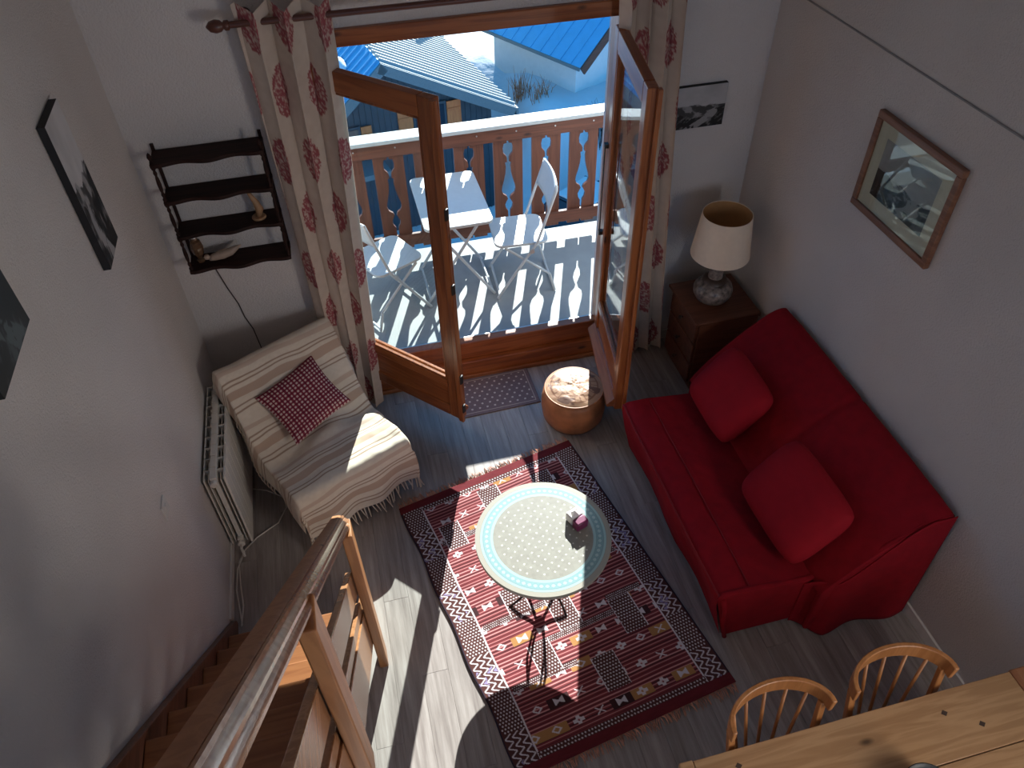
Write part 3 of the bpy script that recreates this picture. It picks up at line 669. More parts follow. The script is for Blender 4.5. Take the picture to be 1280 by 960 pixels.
# things on the shelf
fg = thing('figurine', 'small tan carved figurine at the right end of a middle shelf', 'figurine', (-0.475, 3.79, zs[1]+0.010))
MB().lathe([(0.036, 0), (0.038, 0.006), (0.034, 0.012)], n=18).build('base', M['tan_wood'], fg, smooth=40)
MB().tube([(0, 0, 0.010), (0.012, 0.002, 0.05), (0.004, 0, 0.09), (-0.012, 0, 0.13), (-0.02, 0, 0.155)], [0.014, 0.022, 0.017, 0.012, 0.010], 10).build('body', M['tan_wood'], fg, smooth='all')
MB().lathe([(0.002, 0), (0.014, 0.006), (0.018, 0.018), (0.013, 0.031), (0.002, 0.037)], (-0.026, 0, 0.150), 12).build('head', M['tan_wood'], fg, smooth='all')
bo = thing('clay_bird', 'pale clay bird ornament lying on the lowest dark shelf', 'ornament', (-0.715, 3.785, zs[0]+0.010), math.radians(8))
MB().tube([(-0.075, 0, 0.018), (-0.05, 0, 0.024), (0, 0, 0.030), (0.045, 0, 0.036), (0.08, 0, 0.052), (0.105, 0, 0.062)], [0.010, 0.020, 0.026, 0.022, 0.013, 0.003], 12).build('body', M['pale_clay'], bo, smooth='all')
MB().lathe([(0.001, 0), (0.013, 0.006), (0.016, 0.016), (0.011, 0.027), (0.001, 0.031)], (-0.082, 0, 0.018), 12).build('head', M['pale_clay'], bo, smooth='all')
gl = thing('glass_ornament', 'brown cut-glass ornament by the left post of the lowest shelf', 'ornament', (-0.835, 3.80, zs[0]+0.010))
MB().lathe([(0.022, 0), (0.024, 0.01), (0.012, 0.02), (0.028, 0.05), (0.034, 0.09), (0.028, 0.125), (0.016, 0.135), (0.018, 0.15)], n=9).build('jar', M['brown_glass'], gl)
MB().lathe([(0.020, 0.150), (0.020, 0.162), (0.006, 0.168), (0.008, 0.182), (0.001, 0.188)], n=14).build('lid', M['metal'], gl)
tag(MB().tube([(-0.80, 3.862, 1.245), (-0.79, 3.864, 1.15), (-0.765, 3.864, 1.02), (-0.735, 3.864, 0.90), (-0.725, 3.864, 0.80), (-0.70, 3.864, 0.70), (-0.68, 3.864, 0.4)], 0.0032, 6).build('cord', M['corddark']), 'thin dark cord running down the far wall below the shelf', 'cord')

# ================================================================== RADIATOR
rd = thing('radiator', 'cream sectional radiator on the left wall behind the armchair', 'radiator', (XL, 3.14, 0.03))
ny = 9; y0 = 2.79; pit = 0.08
for i in range(ny):
    y = y0+i*pit; q = MB()
    q.box(-0.950, -0.916, y+0.001, y+0.079, 0.585, 0.632, 0.004)               # top header
    q.box(-0.950, -0.916, y+0.001, y+0.079, 0.05, 0.095, 0.004)                # bottom header
    q.box(-0.945, -0.921, y+0.024, y+0.056, 0.09, 0.59)                        # core column
    q.box(-0.884, -0.872, y+0.0015, y+0.0785, 0.05, 0.622, 0.003)              # front fin
    q.box(-0.984, -0.977, y+0.004, y+0.076, 0.06, 0.618)                       # back fin
    q.box(-0.965, -0.960, y+0.012, y+0.068, 0.06, 0.60); q.box(-0.904, -0.899, y+0.012, y+0.068, 0.06, 0.60)
    q.box(-0.977, -0.950, y+0.070, y+0.077, 0.06, 0.616); q.box(-0.916, -0.884, y+0.070, y+0.077, 0.06, 0.616)
    q.build('section', M['radiator'], rd, world=True)
for z in (0.07, 0.60):
    MB().lathe([(0.020, 0), (0.020, 0.018), (0.016, 0.022)], n=16).xf(Matrix.Translation((-0.933, y0-0.001, z)) @ Matrix.Rotation(PI/2, 4, 'X')).build('end_cap', M['radiator'], rd, world=True, smooth=40)
for y in (2.95, 3.35): MB().box(-1.0, -0.984, y-0.01, y+0.01, 0.5, 0.53).build('bracket', M['radiator'], rd, world=True)
MB().tube([(-0.933, 2.77, 0.07), (-0.933, 2.745, 0.07), (-0.933, 2.74, 0.0)], 0.008, 8).build('pipe', M['radiator'], rd, world=True)
tag(MB().tube([(-0.90, 3.22, 0.004), (-0.80, 3.18, 0.004), (-0.70, 3.10, 0.004), (-0.69, 3.02, 0.004), (-0.74, 2.92, 0.004), (-0.86, 2.85, 0.004), (-0.93, 2.78, 0.004), (-0.965, 2.70, 0.004), (-0.955, 2.55, 0.004), (-0.94, 2.42, 0.004), (-0.95, 2.30, 0.004)], 0.0045, 6).build('cable', M['cordwhite'], smooth='all'), 'white cable looping over the floor beside the radiator', 'cable')
tag(MB().tube([(-0.93, 2.76, 0.0085), (-0.97, 2.66, 0.0085), (-0.975, 2.52, 0.0085), (-0.955, 2.38, 0.0085), (-0.945, 2.30, 0.0085)], 0.004, 6).build('cable', M['cordwhite'], smooth='all'), 'second white cable lying along the left wall foot', 'cable')

# ================================================================== ARMCHAIR, THROW, CUSHION
AO = (-0.245, 2.88, 0.0); AA = math.radians(26)
ac = thing('armchair', 'low armchair under a cream striped throw by the radiator', 'armchair', AO, AA)
MB().prism([(0.03, 0.16), (0.03, 0.345), (0.42, 0.325), (0.42, 0.16)], 'x', -0.32, 0.32).build('seat', M['cream_under'], ac, bevel=0.03)
MB().prism([(0.36, 0.18), (0.45, 0.36), (0.70, 0.775), (0.76, 0.755), (0.62, 0.18)], 'x', -0.32, 0.32).build('backrest', M['cream_under'], ac, bevel=0.02)
for x in (-0.29, 0.29):
    for y in (0.07, 0.56): MB().lathe([(0.016, 0), (0.022, 0.165)], (x, y, 0), 10).build('leg', M['darkwood'], ac)
def cr_path(pts, t):
    pts = np.array(pts, float); d = np.r_[0, np.cumsum(np.hypot(*np.diff(pts, axis=0).T))]; L_ = d[-1]; s = t*L_
    # smooth by chaikin
    for _ in range(3):
        a = pts[:-1]*0.75+pts[1:]*0.25; b = pts[:-1]*0.25+pts[1:]*0.75
        pts = np.vstack([pts[:1], np.stack([a, b], 1).reshape(-1, 2), pts[-1:]])
    d = np.r_[0, np.cumsum(np.hypot(*np.diff(pts, axis=0).T))]; s = t*d[-1]
    return np.interp(s, d, pts[:, 0]), np.interp(s, d, pts[:, 1]), d[-1]
TP = [(-0.045, 0.075), (-0.035, 0.25), (-0.02, 0.385), (0.06, 0.392), (0.25, 0.372), (0.40, 0.362), (0.47, 0.42), (0.60, 0.63), (0.69, 0.80), (0.74, 0.825), (0.79, 0.78), (0.80, 0.62), (0.80, 0.45)]
def throw_pos(U, V):
    y, z, L_ = cr_path(TP, V)
    s = (U-0.5)*2                      # -1..1 over width 1.02
    W_ = 0.355; e = np.abs(s)*0.51     # metres from the centre line
    over = np.maximum(0, e-W_)
    x = np.sign(s)*(np.minimum(e, W_)+over*0.10)
    dr = over*1.0
    r = sst(0, 0.06, over)
    # sides hang down (only where the cloth lies flat)
    z2 = z-dr*(1)*sst(0.12, 0.30, z) ; z2 = np.where(z < 0.30, z-dr*0.2, z2)
    wr = 0.010*(fbm(U*7+2, V*11, 3)-0.5)*2+0.006*np.sin(V*60+U*6)*sst(0.2, 0.5, np.abs(s))
    fr = 1-sst(0.06, 0.2, V)
    y = y-fr*0.018*np.sin(U*22+1)*(1-V/0.2).clip(0, 1)-wr*0.5*fr
    z2 = z2+wr*(1-fr)+0.018*np.exp(-((V-0.40)/0.03)**2)*np.sin(U*13+1)
    x = x+0.012*np.sin(V*23)*r
    z2 = np.maximum(z2, 0.05)
    return np.stack([x, y, z2], 1)
def throw_col(U, V):
    L_ = 2.05; s = V*L_+0.007*np.sin(U*11)+0.004*np.sin(U*23+V*9)
    c = mixc((0.74, 0.65, 0.54), (0.66, 0.57, 0.47), fbm(U*60, V*120, 2))
    pat = s % 0.40
    tan_ = (0.50, 0.365, 0.28); br = (0.36, 0.25, 0.185)
    for a, b, k in ((0.055, 0.064, br), (0.088, 0.096, br), (0.145, 0.205, tan_), (0.235, 0.243, br), (0.262, 0.27, br), (0.315, 0.345, (0.58, 0.45, 0.36))):
        m_ = sst(a-0.003, a+0.001, pat)*(1-sst(b-0.001, b+0.003, pat)); c = mixc((0, 0, 0), k, m_)+c*(1-m_)[:, None]
    return c
tw = gridmesh('throw_blanket', throw_pos, throw_col, 110, 620, M['col_fabric'], thick=-0.004)
tw.location = AO; tw.rotation_euler = (0, 0, AA); XF[tw.name] = Matrix.Translation(AO) @ Matrix.Rotation(AA, 4, 'Z')
tag(tw, 'cream striped throw with tasselled hem draped over the armchair', 'throw')
q = MB()
for i in range(46):
    u = (i+0.5)/46; p = throw_pos(np.array([u]), np.array([0.0]))[0]
    a = random.uniform(-0.02, 0.02); b = random.uniform(-0.03, 0.0)
    if abs(p[0]) > 0.42: continue
    q.tube([(p[0], p[1], p[2]+0.006), (p[0]+a*0.5, p[1]-0.012+b*0.3, max(0.03, p[2]-0.03)), (p[0]+a, p[1]-0.015+b, 0.012)], [0.004, 0.0045, 0.003], 5)
q.build('fringe', M['fringe_cream'], tw)['kind'] = 'stuff'
q = MB()
for i in range(16):
    v = 0.38+i*0.018; p = throw_pos(np.array([0.0]), np.array([v]))[0]
    q.tube([(p[0], p[1], p[2]+0.004), (p[0]-0.008, p[1]-0.004, p[2]-0.03), (p[0]-0.003, p[1]+random.uniform(-.01, .01), max(0.02, p[2]-0.06))], [0.004, 0.0045, 0.003], 5)
q.build('fringe', M['fringe_cream'], tw)['kind'] = 'stuff'

def pillow_mesh(name, w, h, t, colf, mat, parent=None, n=56, pinch=0.06, rnd=0.0):
    def face(sgn):
        def pos(U, V):
            a = U*2-1; b = V*2-1
            k = (1-a**4).clip(0)**0.5*(1-b**4).clip(0)**0.5
            x = a*w/2*(1-pinch*(1-b*b)*0+ -pinch*(1-b**2)*np.abs(a)**3*0.6); y = b*h/2*(1-pinch*(1-a**2)*np.abs(b)**3*0.6)
            x = a*w/2*(1-pinch*(1-b**2)*np.abs(a)**2)*(1-rnd*a**2*b**4); y = y*(1-rnd*b**2*a**4)
            return np.stack([x, y, sgn*t/2*k+0.004*(fbm(U*6+5, V*6, 3)-0.5)*k], 1)
        return pos
    u = np.linspace(0, 1, n+1); U, V = np.meshgrid(u, u); U = U.ravel(); V = V.ravel(); N1 = n+1
    idx = np.arange(N1*N1).reshape(N1, N1); q = np.stack([idx[:-1, :-1], idx[:-1, 1:], idx[1:, 1:], idx[1:, :-1]], -1).reshape(-1, 4)
    p = np.vstack([face(1)(U, V), face(-1)(U, V)]); q = np.vstack([q, q[:, ::-1]+N1*N1])
    me = bpy.data.meshes.new(name); me.from_pydata(p.tolist(), [], q.tolist())
    c = np.ones((len(p), 4), np.float32); cc = colf(np.r_[U, U], np.r_[V, V]); c[:, :3] = cc
    a = me.color_attributes.new('Col', 'FLOAT_COLOR', 'POINT'); a.data.foreach_set('color', c.ravel())
    bm = bmesh.new(); bm.from_mesh(me); bmesh.ops.remove_doubles(bm, verts=bm.verts, dist=1e-5); bmesh.ops.recalc_face_normals(bm, faces=bm.faces); bm.to_mesh(me); bm.free()
    return link(name, me, mat, parent, smooth='all')
def gingham(U, V):
    n = 17; a = (np.floor(U*n*2) % 2); b = (np.floor(V*n*2) % 2)
    s = a+b
    return np.where((s == 0)[:, None], (0.62, 0.50, 0.46), np.where((s == 1)[:, None], (0.24, 0.035, 0.06), (0.13, 0.012, 0.03)))
gc = pillow_mesh('gingham_cushion', 0.41, 0.35, 0.11, gingham, M['col_fabric'], n=136, pinch=0.10)
def place(o, origin, xdir, ydir):
    x = Vector(xdir).normalized(); y = Vector(ydir); y = (y-x*y.dot(x)).normalized(); z = x.cross(y)
    o.matrix_world = Matrix(((x.x, y.x, z.x, origin[0]), (x.y, y.y, z.y, origin[1]), (x.z, y.z, z.z, origin[2]), (0, 0, 0, 1)))
ca, sa = math.cos(AA), math.sin(AA)
wv = Vector((ca, sa, 0)); uv_ = Vector((-sa*0.76, ca*0.76, 0.65)); th_ = math.radians(11)
place(gc, (-0.455, 3.315, 0.565), wv*math.cos(th_)+uv_*math.sin(th_), uv_*math.cos(th_)-wv*math.sin(th_))
tag(gc, 'red and white gingham cushion on the striped throw', 'cushion')

# ================================================================== DOORMAT, POUF
def mat_col(U, V):
    x = U*0.56; y = V*0.35
    c = mixc((0.21, 0.155, 0.16), (0.17, 0.125, 0.13), fbm(U*60, V*40, 2))
    e = np.minimum(np.minimum(x, 0.56-x), np.minimum(y, 0.35-y))
    c = where((e > 0.022) & (e < 0.027), (0.5, 0.42, 0.36), c)
    r = np.floor(y/0.037); cx = ((x+(r % 2)*0.026) % 0.052)-0.026; cyy = (y % 0.037)-0.0185
    return where((cx*cx+cyy*cyy < 0.0074**2) & (e > 0.035), (0.62, 0.54, 0.47), c)
dm = gridmesh('doormat', lambda U, V: np.stack([U*0.56-0.28, V*0.35-0.175, 0.008+0*U], 1), mat_col, 230, 150, M['col_fabric'], thick=0.007)
dm.location = (0.715, 3.635, 0); dm.rotation_euler = (0, 0, math.radians(1.5)); tag(dm, 'brown doormat with beige polka dots at the door sill', 'doormat')

pf = thing('pouf', 'round tan leather pouf with tooled top beside the right door leaf', 'pouf', (1.165, 3.285, 0))
PR = 0.195; nn = 48; pr = [(0.13, 0.0), (0.17, 0.008), (0.195, 0.05), (0.205, 0.12), (0.205, 0.18), (0.198, 0.225), (0.183, 0.262)]
MB().lathe(pr, n=nn).build('side_panel', M['leather'], pf, smooth='all')
def pt_pos(U, V):
    a = U*2*PI; r = V*0.186
    z = 0.298-0.030*(V**3)+0.006*np.sin(a*6)*V*(1-V)+0.012*(fbm(4+2*V*np.cos(a)*2, 4+2*V*np.sin(a)*2, 3)-0.5)*(1-V**4)
    return np.stack([r*np.cos(a), r*np.sin(a), z], 1)
def pt_col(U, V):
    a = U*2*PI; x = V*np.cos(a); y = V*np.sin(a)
    c = mixc((0.50, 0.30, 0.18), (0.36, 0.19, 0.10), fbm(x*5+9, y*5+9, 4))
    for rr, th in ((0.80, 0.025), (0.55, 0.02), (0.20, 0.02)): c = where(np.abs(V-rr) < th, (0.26, 0.12, 0.06), c)
    pet = np.abs(np.sin(a*6)); c = where((np.abs(V-(0.28+0.2*pet)) < 0.018), (0.24, 0.11, 0.06), c)
    st = (np.abs(np.sin(a*12)) < 0.10) & (V > 0.57) & (V < 0.78); c = where(st, (0.24, 0.11, 0.06), c)
    blot = fbm(x*3.2+20, y*3.2+3, 4) > 0.60
    return where(blot & (V < 0.9), (0.17, 0.085, 0.055), c)
gridmesh('top_panel', pt_pos, pt_col, 120, 60, M['leather_top'], pf)
q = MB(); q.tube([(0.184*math.cos(2*PI*i/48), 0.184*math.sin(2*PI*i/48), 0.266) for i in range(48)], 0.006, 6, closed=True); q.build('piping', M['leather'], pf, smooth='all')

# ================================================================== RUG
rug = thing('kilim_rug', 'dark red patterned kilim rug with fringed ends under the round table', 'rug', (0, 0, 0))
RA, RB, RC, RD = np.array([-0.045, 2.83]), np.array([1.075, 3.085]), np.array([1.40, 1.375]), np.array([0.27, 1.20])
RW, RL = 1.15, 1.72
def rug_pos(U, V):
    p = (RA[None]*(1-U)[:, None]+RB[None]*U[:, None])*(1-V)[:, None]+(RD[None]*(1-U)[:, None]+RC[None]*U[:, None])*V[:, None]
    z = 0.0065+0.0025*np.sin(U*19+V*7)*np.sin(V*16)*sst(0, 0.06, U)
    ed = 0.006*np.sin(V*22)*(1-U)**6
    return np.stack([p[:, 0]-ed, p[:, 1], z], 1)
RED, PINK, BRN, WHT, ORG, BLK = (0.25, 0.048, 0.054), (0.62, 0.31, 0.30), (0.085, 0.030, 0.026), (0.66, 0.60, 0.62), (0.42, 0.21, 0.075), (0.05, 0.018, 0.02)
def dots(x, y, p, rr): 
    r = np.floor(y/p); cx = ((x+(r % 2)*p/2) % p)-p/2; cyy = (y % p)-p/2
    return (np.abs(cx)+np.abs(cyy)) < rr
def rug_col(U, V):
    x = U*RW; y = V*RL
    c = mixc(RED, (0.18, 0.030, 0.036), fbm(x*25, y*60, 2))
    s = y % 0.062
    for a, k in ((0.003, PINK), (0.014, BLK), (0.024, PINK), (0.036, BLK), (0.046, PINK), (0.055, BLK)): c = where((s > a) & (s < a+0.004), k, c)
    # orange / dark blocks inside bands
    band = np.floor(y/0.124); cell = np.floor((x+band*0.07)/0.115); h = vnoise(cell*3.7+0.5, band*5.1+0.5)
    inb = (y % 0.124 > 0.066) & (y % 0.124 < 0.116)
    c = where(inb & (h > 0.68), ORG, c); c = where(inb & (h < 0.25), BLK, c)
    # motifs
    bx = ((x+band*0.07) % 0.115)-0.0575; by = (y % 0.124)-0.091; ax = np.abs(bx)*1.28; ay = np.abs(by)*1.22
    bow = (ay < 0.006+ax*0.55) & (ax < 0.034) & (ay < 0.022)
    dia = np.abs(ax*0.7+ay-0.020) < 0.0055
    star = ((ax+ay*1.4 < 0.032) | ((ax < 0.012) & (ay < 0.026)) | ((ay < 0.010) & (ax < 0.036))) & ~((ax+ay) < 0.009)
    xx = (np.abs(ax-ay*1.3) < 0.006) & (ax < 0.03) & (ay < 0.022)
    k = np.floor(vnoise(cell*1.9+8.5, band*2.3+4.5)*5.5)
    mot = np.select([k <= 1, k == 2, k == 3, k >= 4], [bow, dia, star, xx])
    c = where(mot.astype(bool), WHT, c)
    # dotted bands across
    for (y0, y1, x0, x1) in ((0.34, 0.375, 0.14, 0.60), (0.62, 0.655, 0.30, 1.0), (0.93, 0.965, 0.14, 0.55), (1.13, 1.165, 0.35, 0.85), (1.30, 1.33, 0.14, 0.5), (0.80, 0.83, 0.75, 1.0), (1.05, 1.08, 0.8, 1.01)):
        mk = (y > y0) & (y < y1) & (x > x0) & (x < x1); c = where(mk, BRN, c); c = where(mk & dots(x, y-y0, 0.0115, 0.0038), WHT, c)
    # dotted panels
    for (x0, y0, w, h_) in ((0.46, 0.10, 0.13, 0.16), (0.16, 0.24, 0.12, 0.18), (0.80, 0.14, 0.12, 0.17), (0.30, 0.78, 0.12, 0.17), (0.74, 0.72, 0.13, 0.19), (0.50, 0.92, 0.13, 0.21), (0.80, 1.08, 0.13, 0.21), (0.30, 1.14, 0.12, 0.18), (0.56, 1.33, 0.13, 0.19), (0.66, 0.42, 0.12, 0.16)):
        mk = (x > x0) & (x < x0+w) & (y > y0) & (y < y0+h_); c = where(mk, BRN, c)
        c = where(mk & dots(x-x0, y-y0, 0.0165, 0.0052), WHT, c)
        c = where(mk & ((x < x0+0.005) | (x > x0+w-0.005)), WHT, c)
    # side borders
    e = np.minimum(x, RW-x); bo_ = e < 0.125
    c = where(bo_, BRN, c)
    seg = np.floor(y/0.215) % 2
    c = where(bo_ & (seg == 0) & dots(e, y, 0.0165, 0.0054) & (e > 0.012), WHT, c)
    zz = np.abs(((y % 0.043)/0.0215)-1); zzx = (e-0.012) % 0.036/0.036
    c = where(bo_ & (seg == 1) & (np.abs(zz-zzx) < 0.17) & (e > 0.012) & (e < 0.120), WHT, c)
    c = where(bo_ & (seg == 1) & (np.abs(zz-zzx) > 0.40) & (vnoise(x*40, y*40) > 0.75), (0.30, 0.25, 0.42), c)
    c = where(np.abs(e-0.125) < 0.004, WHT, c); c = where(e < 0.008, (0.03, 0.02, 0.035), c)
    # ends
    for ee in (y, RL-y):
        mk = (ee < 0.085) & ~bo_ & (ee > 0.05); c = where(mk, BRN, c); c = where(mk & dots(x, ee-0.05, 0.0175, 0.0055), WHT, c)
        c = where(ee < 0.05, mixc((0.17, 0.022, 0.028), (0.12, 0.016, 0.020), fbm(x*20, ee*80, 2)), c)
    return c
gridmesh('weave', rug_pos, rug_col, 420, 620, M['col_rug'], rug, thick=0.006, smooth=True)
for ends, mt in (((RA, RB, -1), M['fringe_red']), ((RD, RC, 1), M['fringe_red'])):
    A_, B_, sg = ends; q = MB(); dd = (RD-RA)/np.linalg.norm(RD-RA)*sg
    for i in range(150):
        t = (i+random.random()*0.6)/150; p = A_*(1-t)+B_*t; l = random.uniform(0.025, 0.055); w = random.uniform(-0.02, 0.02)
        pp = Vector((p[0], p[1], 0.006)); e_ = Vector((p[0]+dd[0]*l+w, p[1]+dd[1]*l, 0.004)); mid = (pp+e_)/2+Vector((w*0.3, 0, random.uniform(0.003, 0.012)))
        q.tube([pp, mid, e_], [0.0028, 0.0026, 0.0016], 4)
    q.build('fringe', mt, rug)['kind'] = 'stuff'

# ================================================================== COFFEE TABLE
TC = (0.63, 2.12); TR = 0.338; TZ = 0.48
ct = thing('coffee_table', 'round mosaic coffee table with pale blue tile ring on iron legs', 'table', (TC[0], TC[1], 0))
def tt_pos(U, V):
    a = U*2*PI; r = V*TR; return np.stack([r*np.cos(a), r*np.sin(a), np.full_like(r, TZ)+0.0005*0], 1)
def tt_col(U, V):
    a = U*2*PI; x = V*np.cos(a)*TR; y = V*np.sin(a)*TR; r = V*TR
    n1 = vnoise(np.floor(x/0.016)*1.7+3, np.floor(y/0.016)*1.3+8)
    c = mixc((0.29, 0.285, 0.245), (0.235, 0.225, 0.195), n1)
    u = (x+y)/0.0525; v = (x-y)/0.0525
    fu = np.abs(u-np.round(u)); fv = np.abs(v-np.round(v)); star = (np.maximum(fu, fv) < 0.105)
    grout = (np.minimum(np.abs(fu-0.5), np.abs(fv-0.5)) < 0.03)
    c = where(grout, (0.265, 0.255, 0.22), c); c = where(star & (r < 0.232), (0.66, 0.64, 0.58), c)
    r0 = r; r = r-0.010
    band = (r > 0.238) & (r < 0.302); c = where(band, (0.21, 0.36, 0.37), c)
    c = where((np.abs(r-0.246) < 0.006) | (np.abs(r-0.296) < 0.005), (0.32, 0.48, 0.48), c)
    c = where((np.abs(r-0.2535) < 0.0018) | (np.abs(r-0.289) < 0.0018), (0.19, 0.29, 0.31), c)
    na = 62; da = (a/(2*PI)*na) % 1-0.5; dx = da*2*PI*r/na; dy = r-0.2712
    d2 = dx*dx+dy*dy
    c = where(band & (d2 < 0.0118**2) & (np.abs(dy) < 0.014), (0.19, 0.31, 0.34), c); c = where(band & (d2 < 0.0088**2), (0.36, 0.50, 0.50), c)
    c = where(r > 0.304, (0.34, 0.32, 0.27), c)
    return c
gridmesh('mosaic', tt_pos, tt_col, 620, 150, M['col_tile'], ct)
rim = MB().lathe([(0.0, TZ-0.034), (TR-0.012, TZ-0.034), (TR-0.002, TZ-0.030), (TR, TZ-0.020), (TR, TZ-0.0065), (TR-0.002, TZ-0.002), (TR-0.005, TZ-0.0012), (0.0, TZ-0.0012)], n=96, cap=False)
rim.build('rim', plain('pale_stone_rim', (0.34, 0.32, 0.27), 0.5, 0.08), ct, smooth=40)
q = MB(); q.tube([(0.285*math.cos(2*PI*i/40), 0.285*math.sin(2*PI*i/40), TZ-0.042) for i in range(40)], 0.008, 6, closed=True); q.build('support_ring', M['iron'], ct)
for k in range(4):
    a = math.radians(20+90*k); c_, s_ = math.cos(a), math.sin(a)
    pts = []
    for i in range(31):
        z = 0.010+(TZ-0.055)*i/30
        r = float(np.interp(z, [0.01, 0.05, 0.09, 0.125, 0.16, 0.24, 0.31, 0.345, 0.38, 0.41, 0.425], [0.215, 0.15, 0.07, 0.016, 0.04, 0.062, 0.04, 0.016, 0.075, 0.19, 0.27]))
        tw_ = 0.25*math.sin(PI*i/30)
        pts.append((r*math.cos(a+tw_), r*math.sin(a+tw_), z))
    MB().tube(pts, 0.0065, 8).build('leg', M['iron'], ct, smooth='all')
for z in (0.125, 0.345):
    MB().lathe([(0.015, -0.018), (0.026, -0.012), (0.03, 0), (0.026, 0.012), (0.015, 0.018)], (0, 0, z), 14).build('collar', M['iron'], ct, smooth='all')
tp = thing('tissue_pack', 'small white and purple tissue pack on the round table', 'tissue pack', (0.815, 2.155, TZ+0.001), math.radians(20))
MB().box(-0.035, 0.035, -0.005, 0.05, 0, 0.055).build('pale_half', M['pale_pack'], tp, bevel=0.008, smooth=40)['label'] = 'white upper half of the pack'
MB().box(-0.035, 0.035, -0.052, -0.0055, 0, 0.055).build('purple_half', M['purple'], tp, bevel=0.008, smooth=40)['label'] = 'purple lower half of the pack'
q = MB(); q.add([(-0.03, 0.0, 0.056), (-0.012, 0.035, 0.056), (0.028, 0.02, 0.056), (0.012, -0.004, 0.056), (-0.005, 0.015, 0.085), (0.015, 0.03, 0.078)], [(0, 1, 4), (1, 5, 4), (1, 2, 5), (2, 3, 4, 5), (3, 0, 4), (0, 3, 2, 1)])
q.build('tissue', M['pale_pack'], tp)

# ================================================================== SOFA
sf = thing('sofa', 'red fabric sofa with loose cover against the right wall', 'sofa', (1.9, 2.3, 0))
SY0, SY1 = 1.62, 2.93
def seat_pos(U, V):
    # V: profile from floor front up, over the seat to the crease ; U along y
    PR = [(1.435, 0.02), (1.405, 0.15), (1.375, 0.28), (1.345, 0.395), (1.375, 0.425), (1.50, 0.425), (1.70, 0.40), (1.86, 0.375), (1.90, 0.36)]
    x, z, _ = cr_path(PR, V)
    y = SY0+(SY1-SY0)*U
    f = 1-sst(0.30, 0.42, V)
    x = x-0.010*f*np.sin(y*9)+0.012*f*(fbm(y*5, z*5+3, 3)-0.5)
    z = z+(1-f)*(0.026*(fbm(x*5+2, y*5, 3)-0.5)+0.008*(fbm((x+y)*14, (x-y)*5, 3)-0.5))-0.006*np.exp(-((x-1.52)/0.012)**2)*(1-f)
    return np.stack([x, y, z], 1)
one = lambda U, V: np.full((len(U), 3), 0.4)
sp_ = gridmesh('seat_cover', seat_pos, one, 90, 90, M['red'], sf, world=True)
PRS = [(1.435, 0.02), (1.405, 0.15), (1.375, 0.28), (1.345, 0.395), (1.375, 0.425), (1.50, 0.425), (1.70, 0.40), (1.90, 0.38), (1.90, 0.02)]
for y0_, y1_ in ((SY0-0.012, SY0+0.02), (SY1-0.02, SY1+0.012)):
    MB().prism(PRS, 'x' if False else 'y', y0_, y1_).build('end_panel', M['red'], sf, world=True, bevel=0.012)
def back_pos(U, V):
    PR = [(1.84, 0.36), (1.87, 0.415), (1.97, 0.55), (2.10, 0.68), (2.24, 0.79), (2.32, 0.835), (2.385, 0.83), (2.40, 0.79), (2.40, 0.5), (2.40, 0.05)]
    x, z, _ = cr_path(PR, V); y = SY0-0.085+(SY1+0.14-SY0+0.085)*U
    k = np.sin(PI*np.clip(V/0.6, 0, 1))
    z = z+0.034*k*(fbm(x*3+7, y*3, 3)-0.5)+0.010*k*(fbm((x-y)*12, (x+y)*4, 3)-0.5)-0.015*k*(np.exp(-((y-2.28)/0.02)**2))
    z = z+0.02*k*(1-np.abs(2*U-1)**4)-0.02*k
    return np.stack([np.minimum(x, 2.404), y, z], 1)
gridmesh('backrest_cover', back_pos, one, 90, 90, M['red'], sf, world=True)
PB = [(1.845, 0.02), (1.845, 0.37), (1.87, 0.405), (1.97, 0.535), (2.10, 0.665), (2.24, 0.772), (2.32, 0.815), (2.39, 0.81), (2.40, 0.78), (2.40, 0.02)]
for y0_, y1_ in ((SY0-0.09, SY0-0.055), (SY1+0.11, SY1+0.142)):
    MB().prism(PB, 'y', y0_, y1_).build('end_panel', M['red'], sf, world=True, bevel=0.015)
# hanging folds of the loose cover at the near end and corner
def drape_pos(U, V):
    x = 1.80+U*0.60; top = 0.36+0.06*sst(0.0, 0.12, U)+0.385*sst(0.12, 0.85, U); z = 0.012+(top-0.012)*V
    k = sst(0.0, 0.22, U)
    y = (SY0-0.016)*(1-k)+(SY0-0.096)*k-0.035*k*(1-V)*(0.6+0.5*np.sin(U*10-0.5))
    return np.stack([x, y, z], 1)
gridmesh('cover_skirt', drape_pos, one, 50, 30, M['red'], sf, world=True, thick=0.004)
MB().tube([(1.512, SY0+0.01, 0.424), (1.512, 2.3, 0.432), (1.512, SY1-0.01, 0.424)], 0.0035, 6).build('piping', M['redseam'], sf, world=True)
MB().tube([(1.352, SY0+0.0, 0.415), (1.345, 1.9, 0.417), (1.348, 2.3, 0.417), (1.345, 2.7, 0.417), (1.352, SY1, 0.415)], 0.005, 6).build('piping', M['redseam'], sf, world=True)
MB().tube([(1.372, SY0-0.012, 0.40), (1.39, SY0-0.022, 0.3), (1.41, SY0-0.02, 0.15), (1.44, SY0-0.02, 0.03)], [0.016, 0.012, 0.010, 0.012], 8).build('corner_tie', M['red'], sf, world=True, smooth='all')
cu1 = pillow_mesh('red_cushion', 0.48, 0.40, 0.17, lambda U, V: np.full((len(U), 3), 0.4), M['redcush'], n=40, pinch=0.0, rnd=0.10)
place(cu1, (1.875, 2.68, 0.605), (0.0, -1.0, 0.0), (0.66, 0.0, 0.75)); tag(cu1, 'red square cushion on the sofa, the one nearer the lamp', 'cushion', group='red cushions on the sofa')
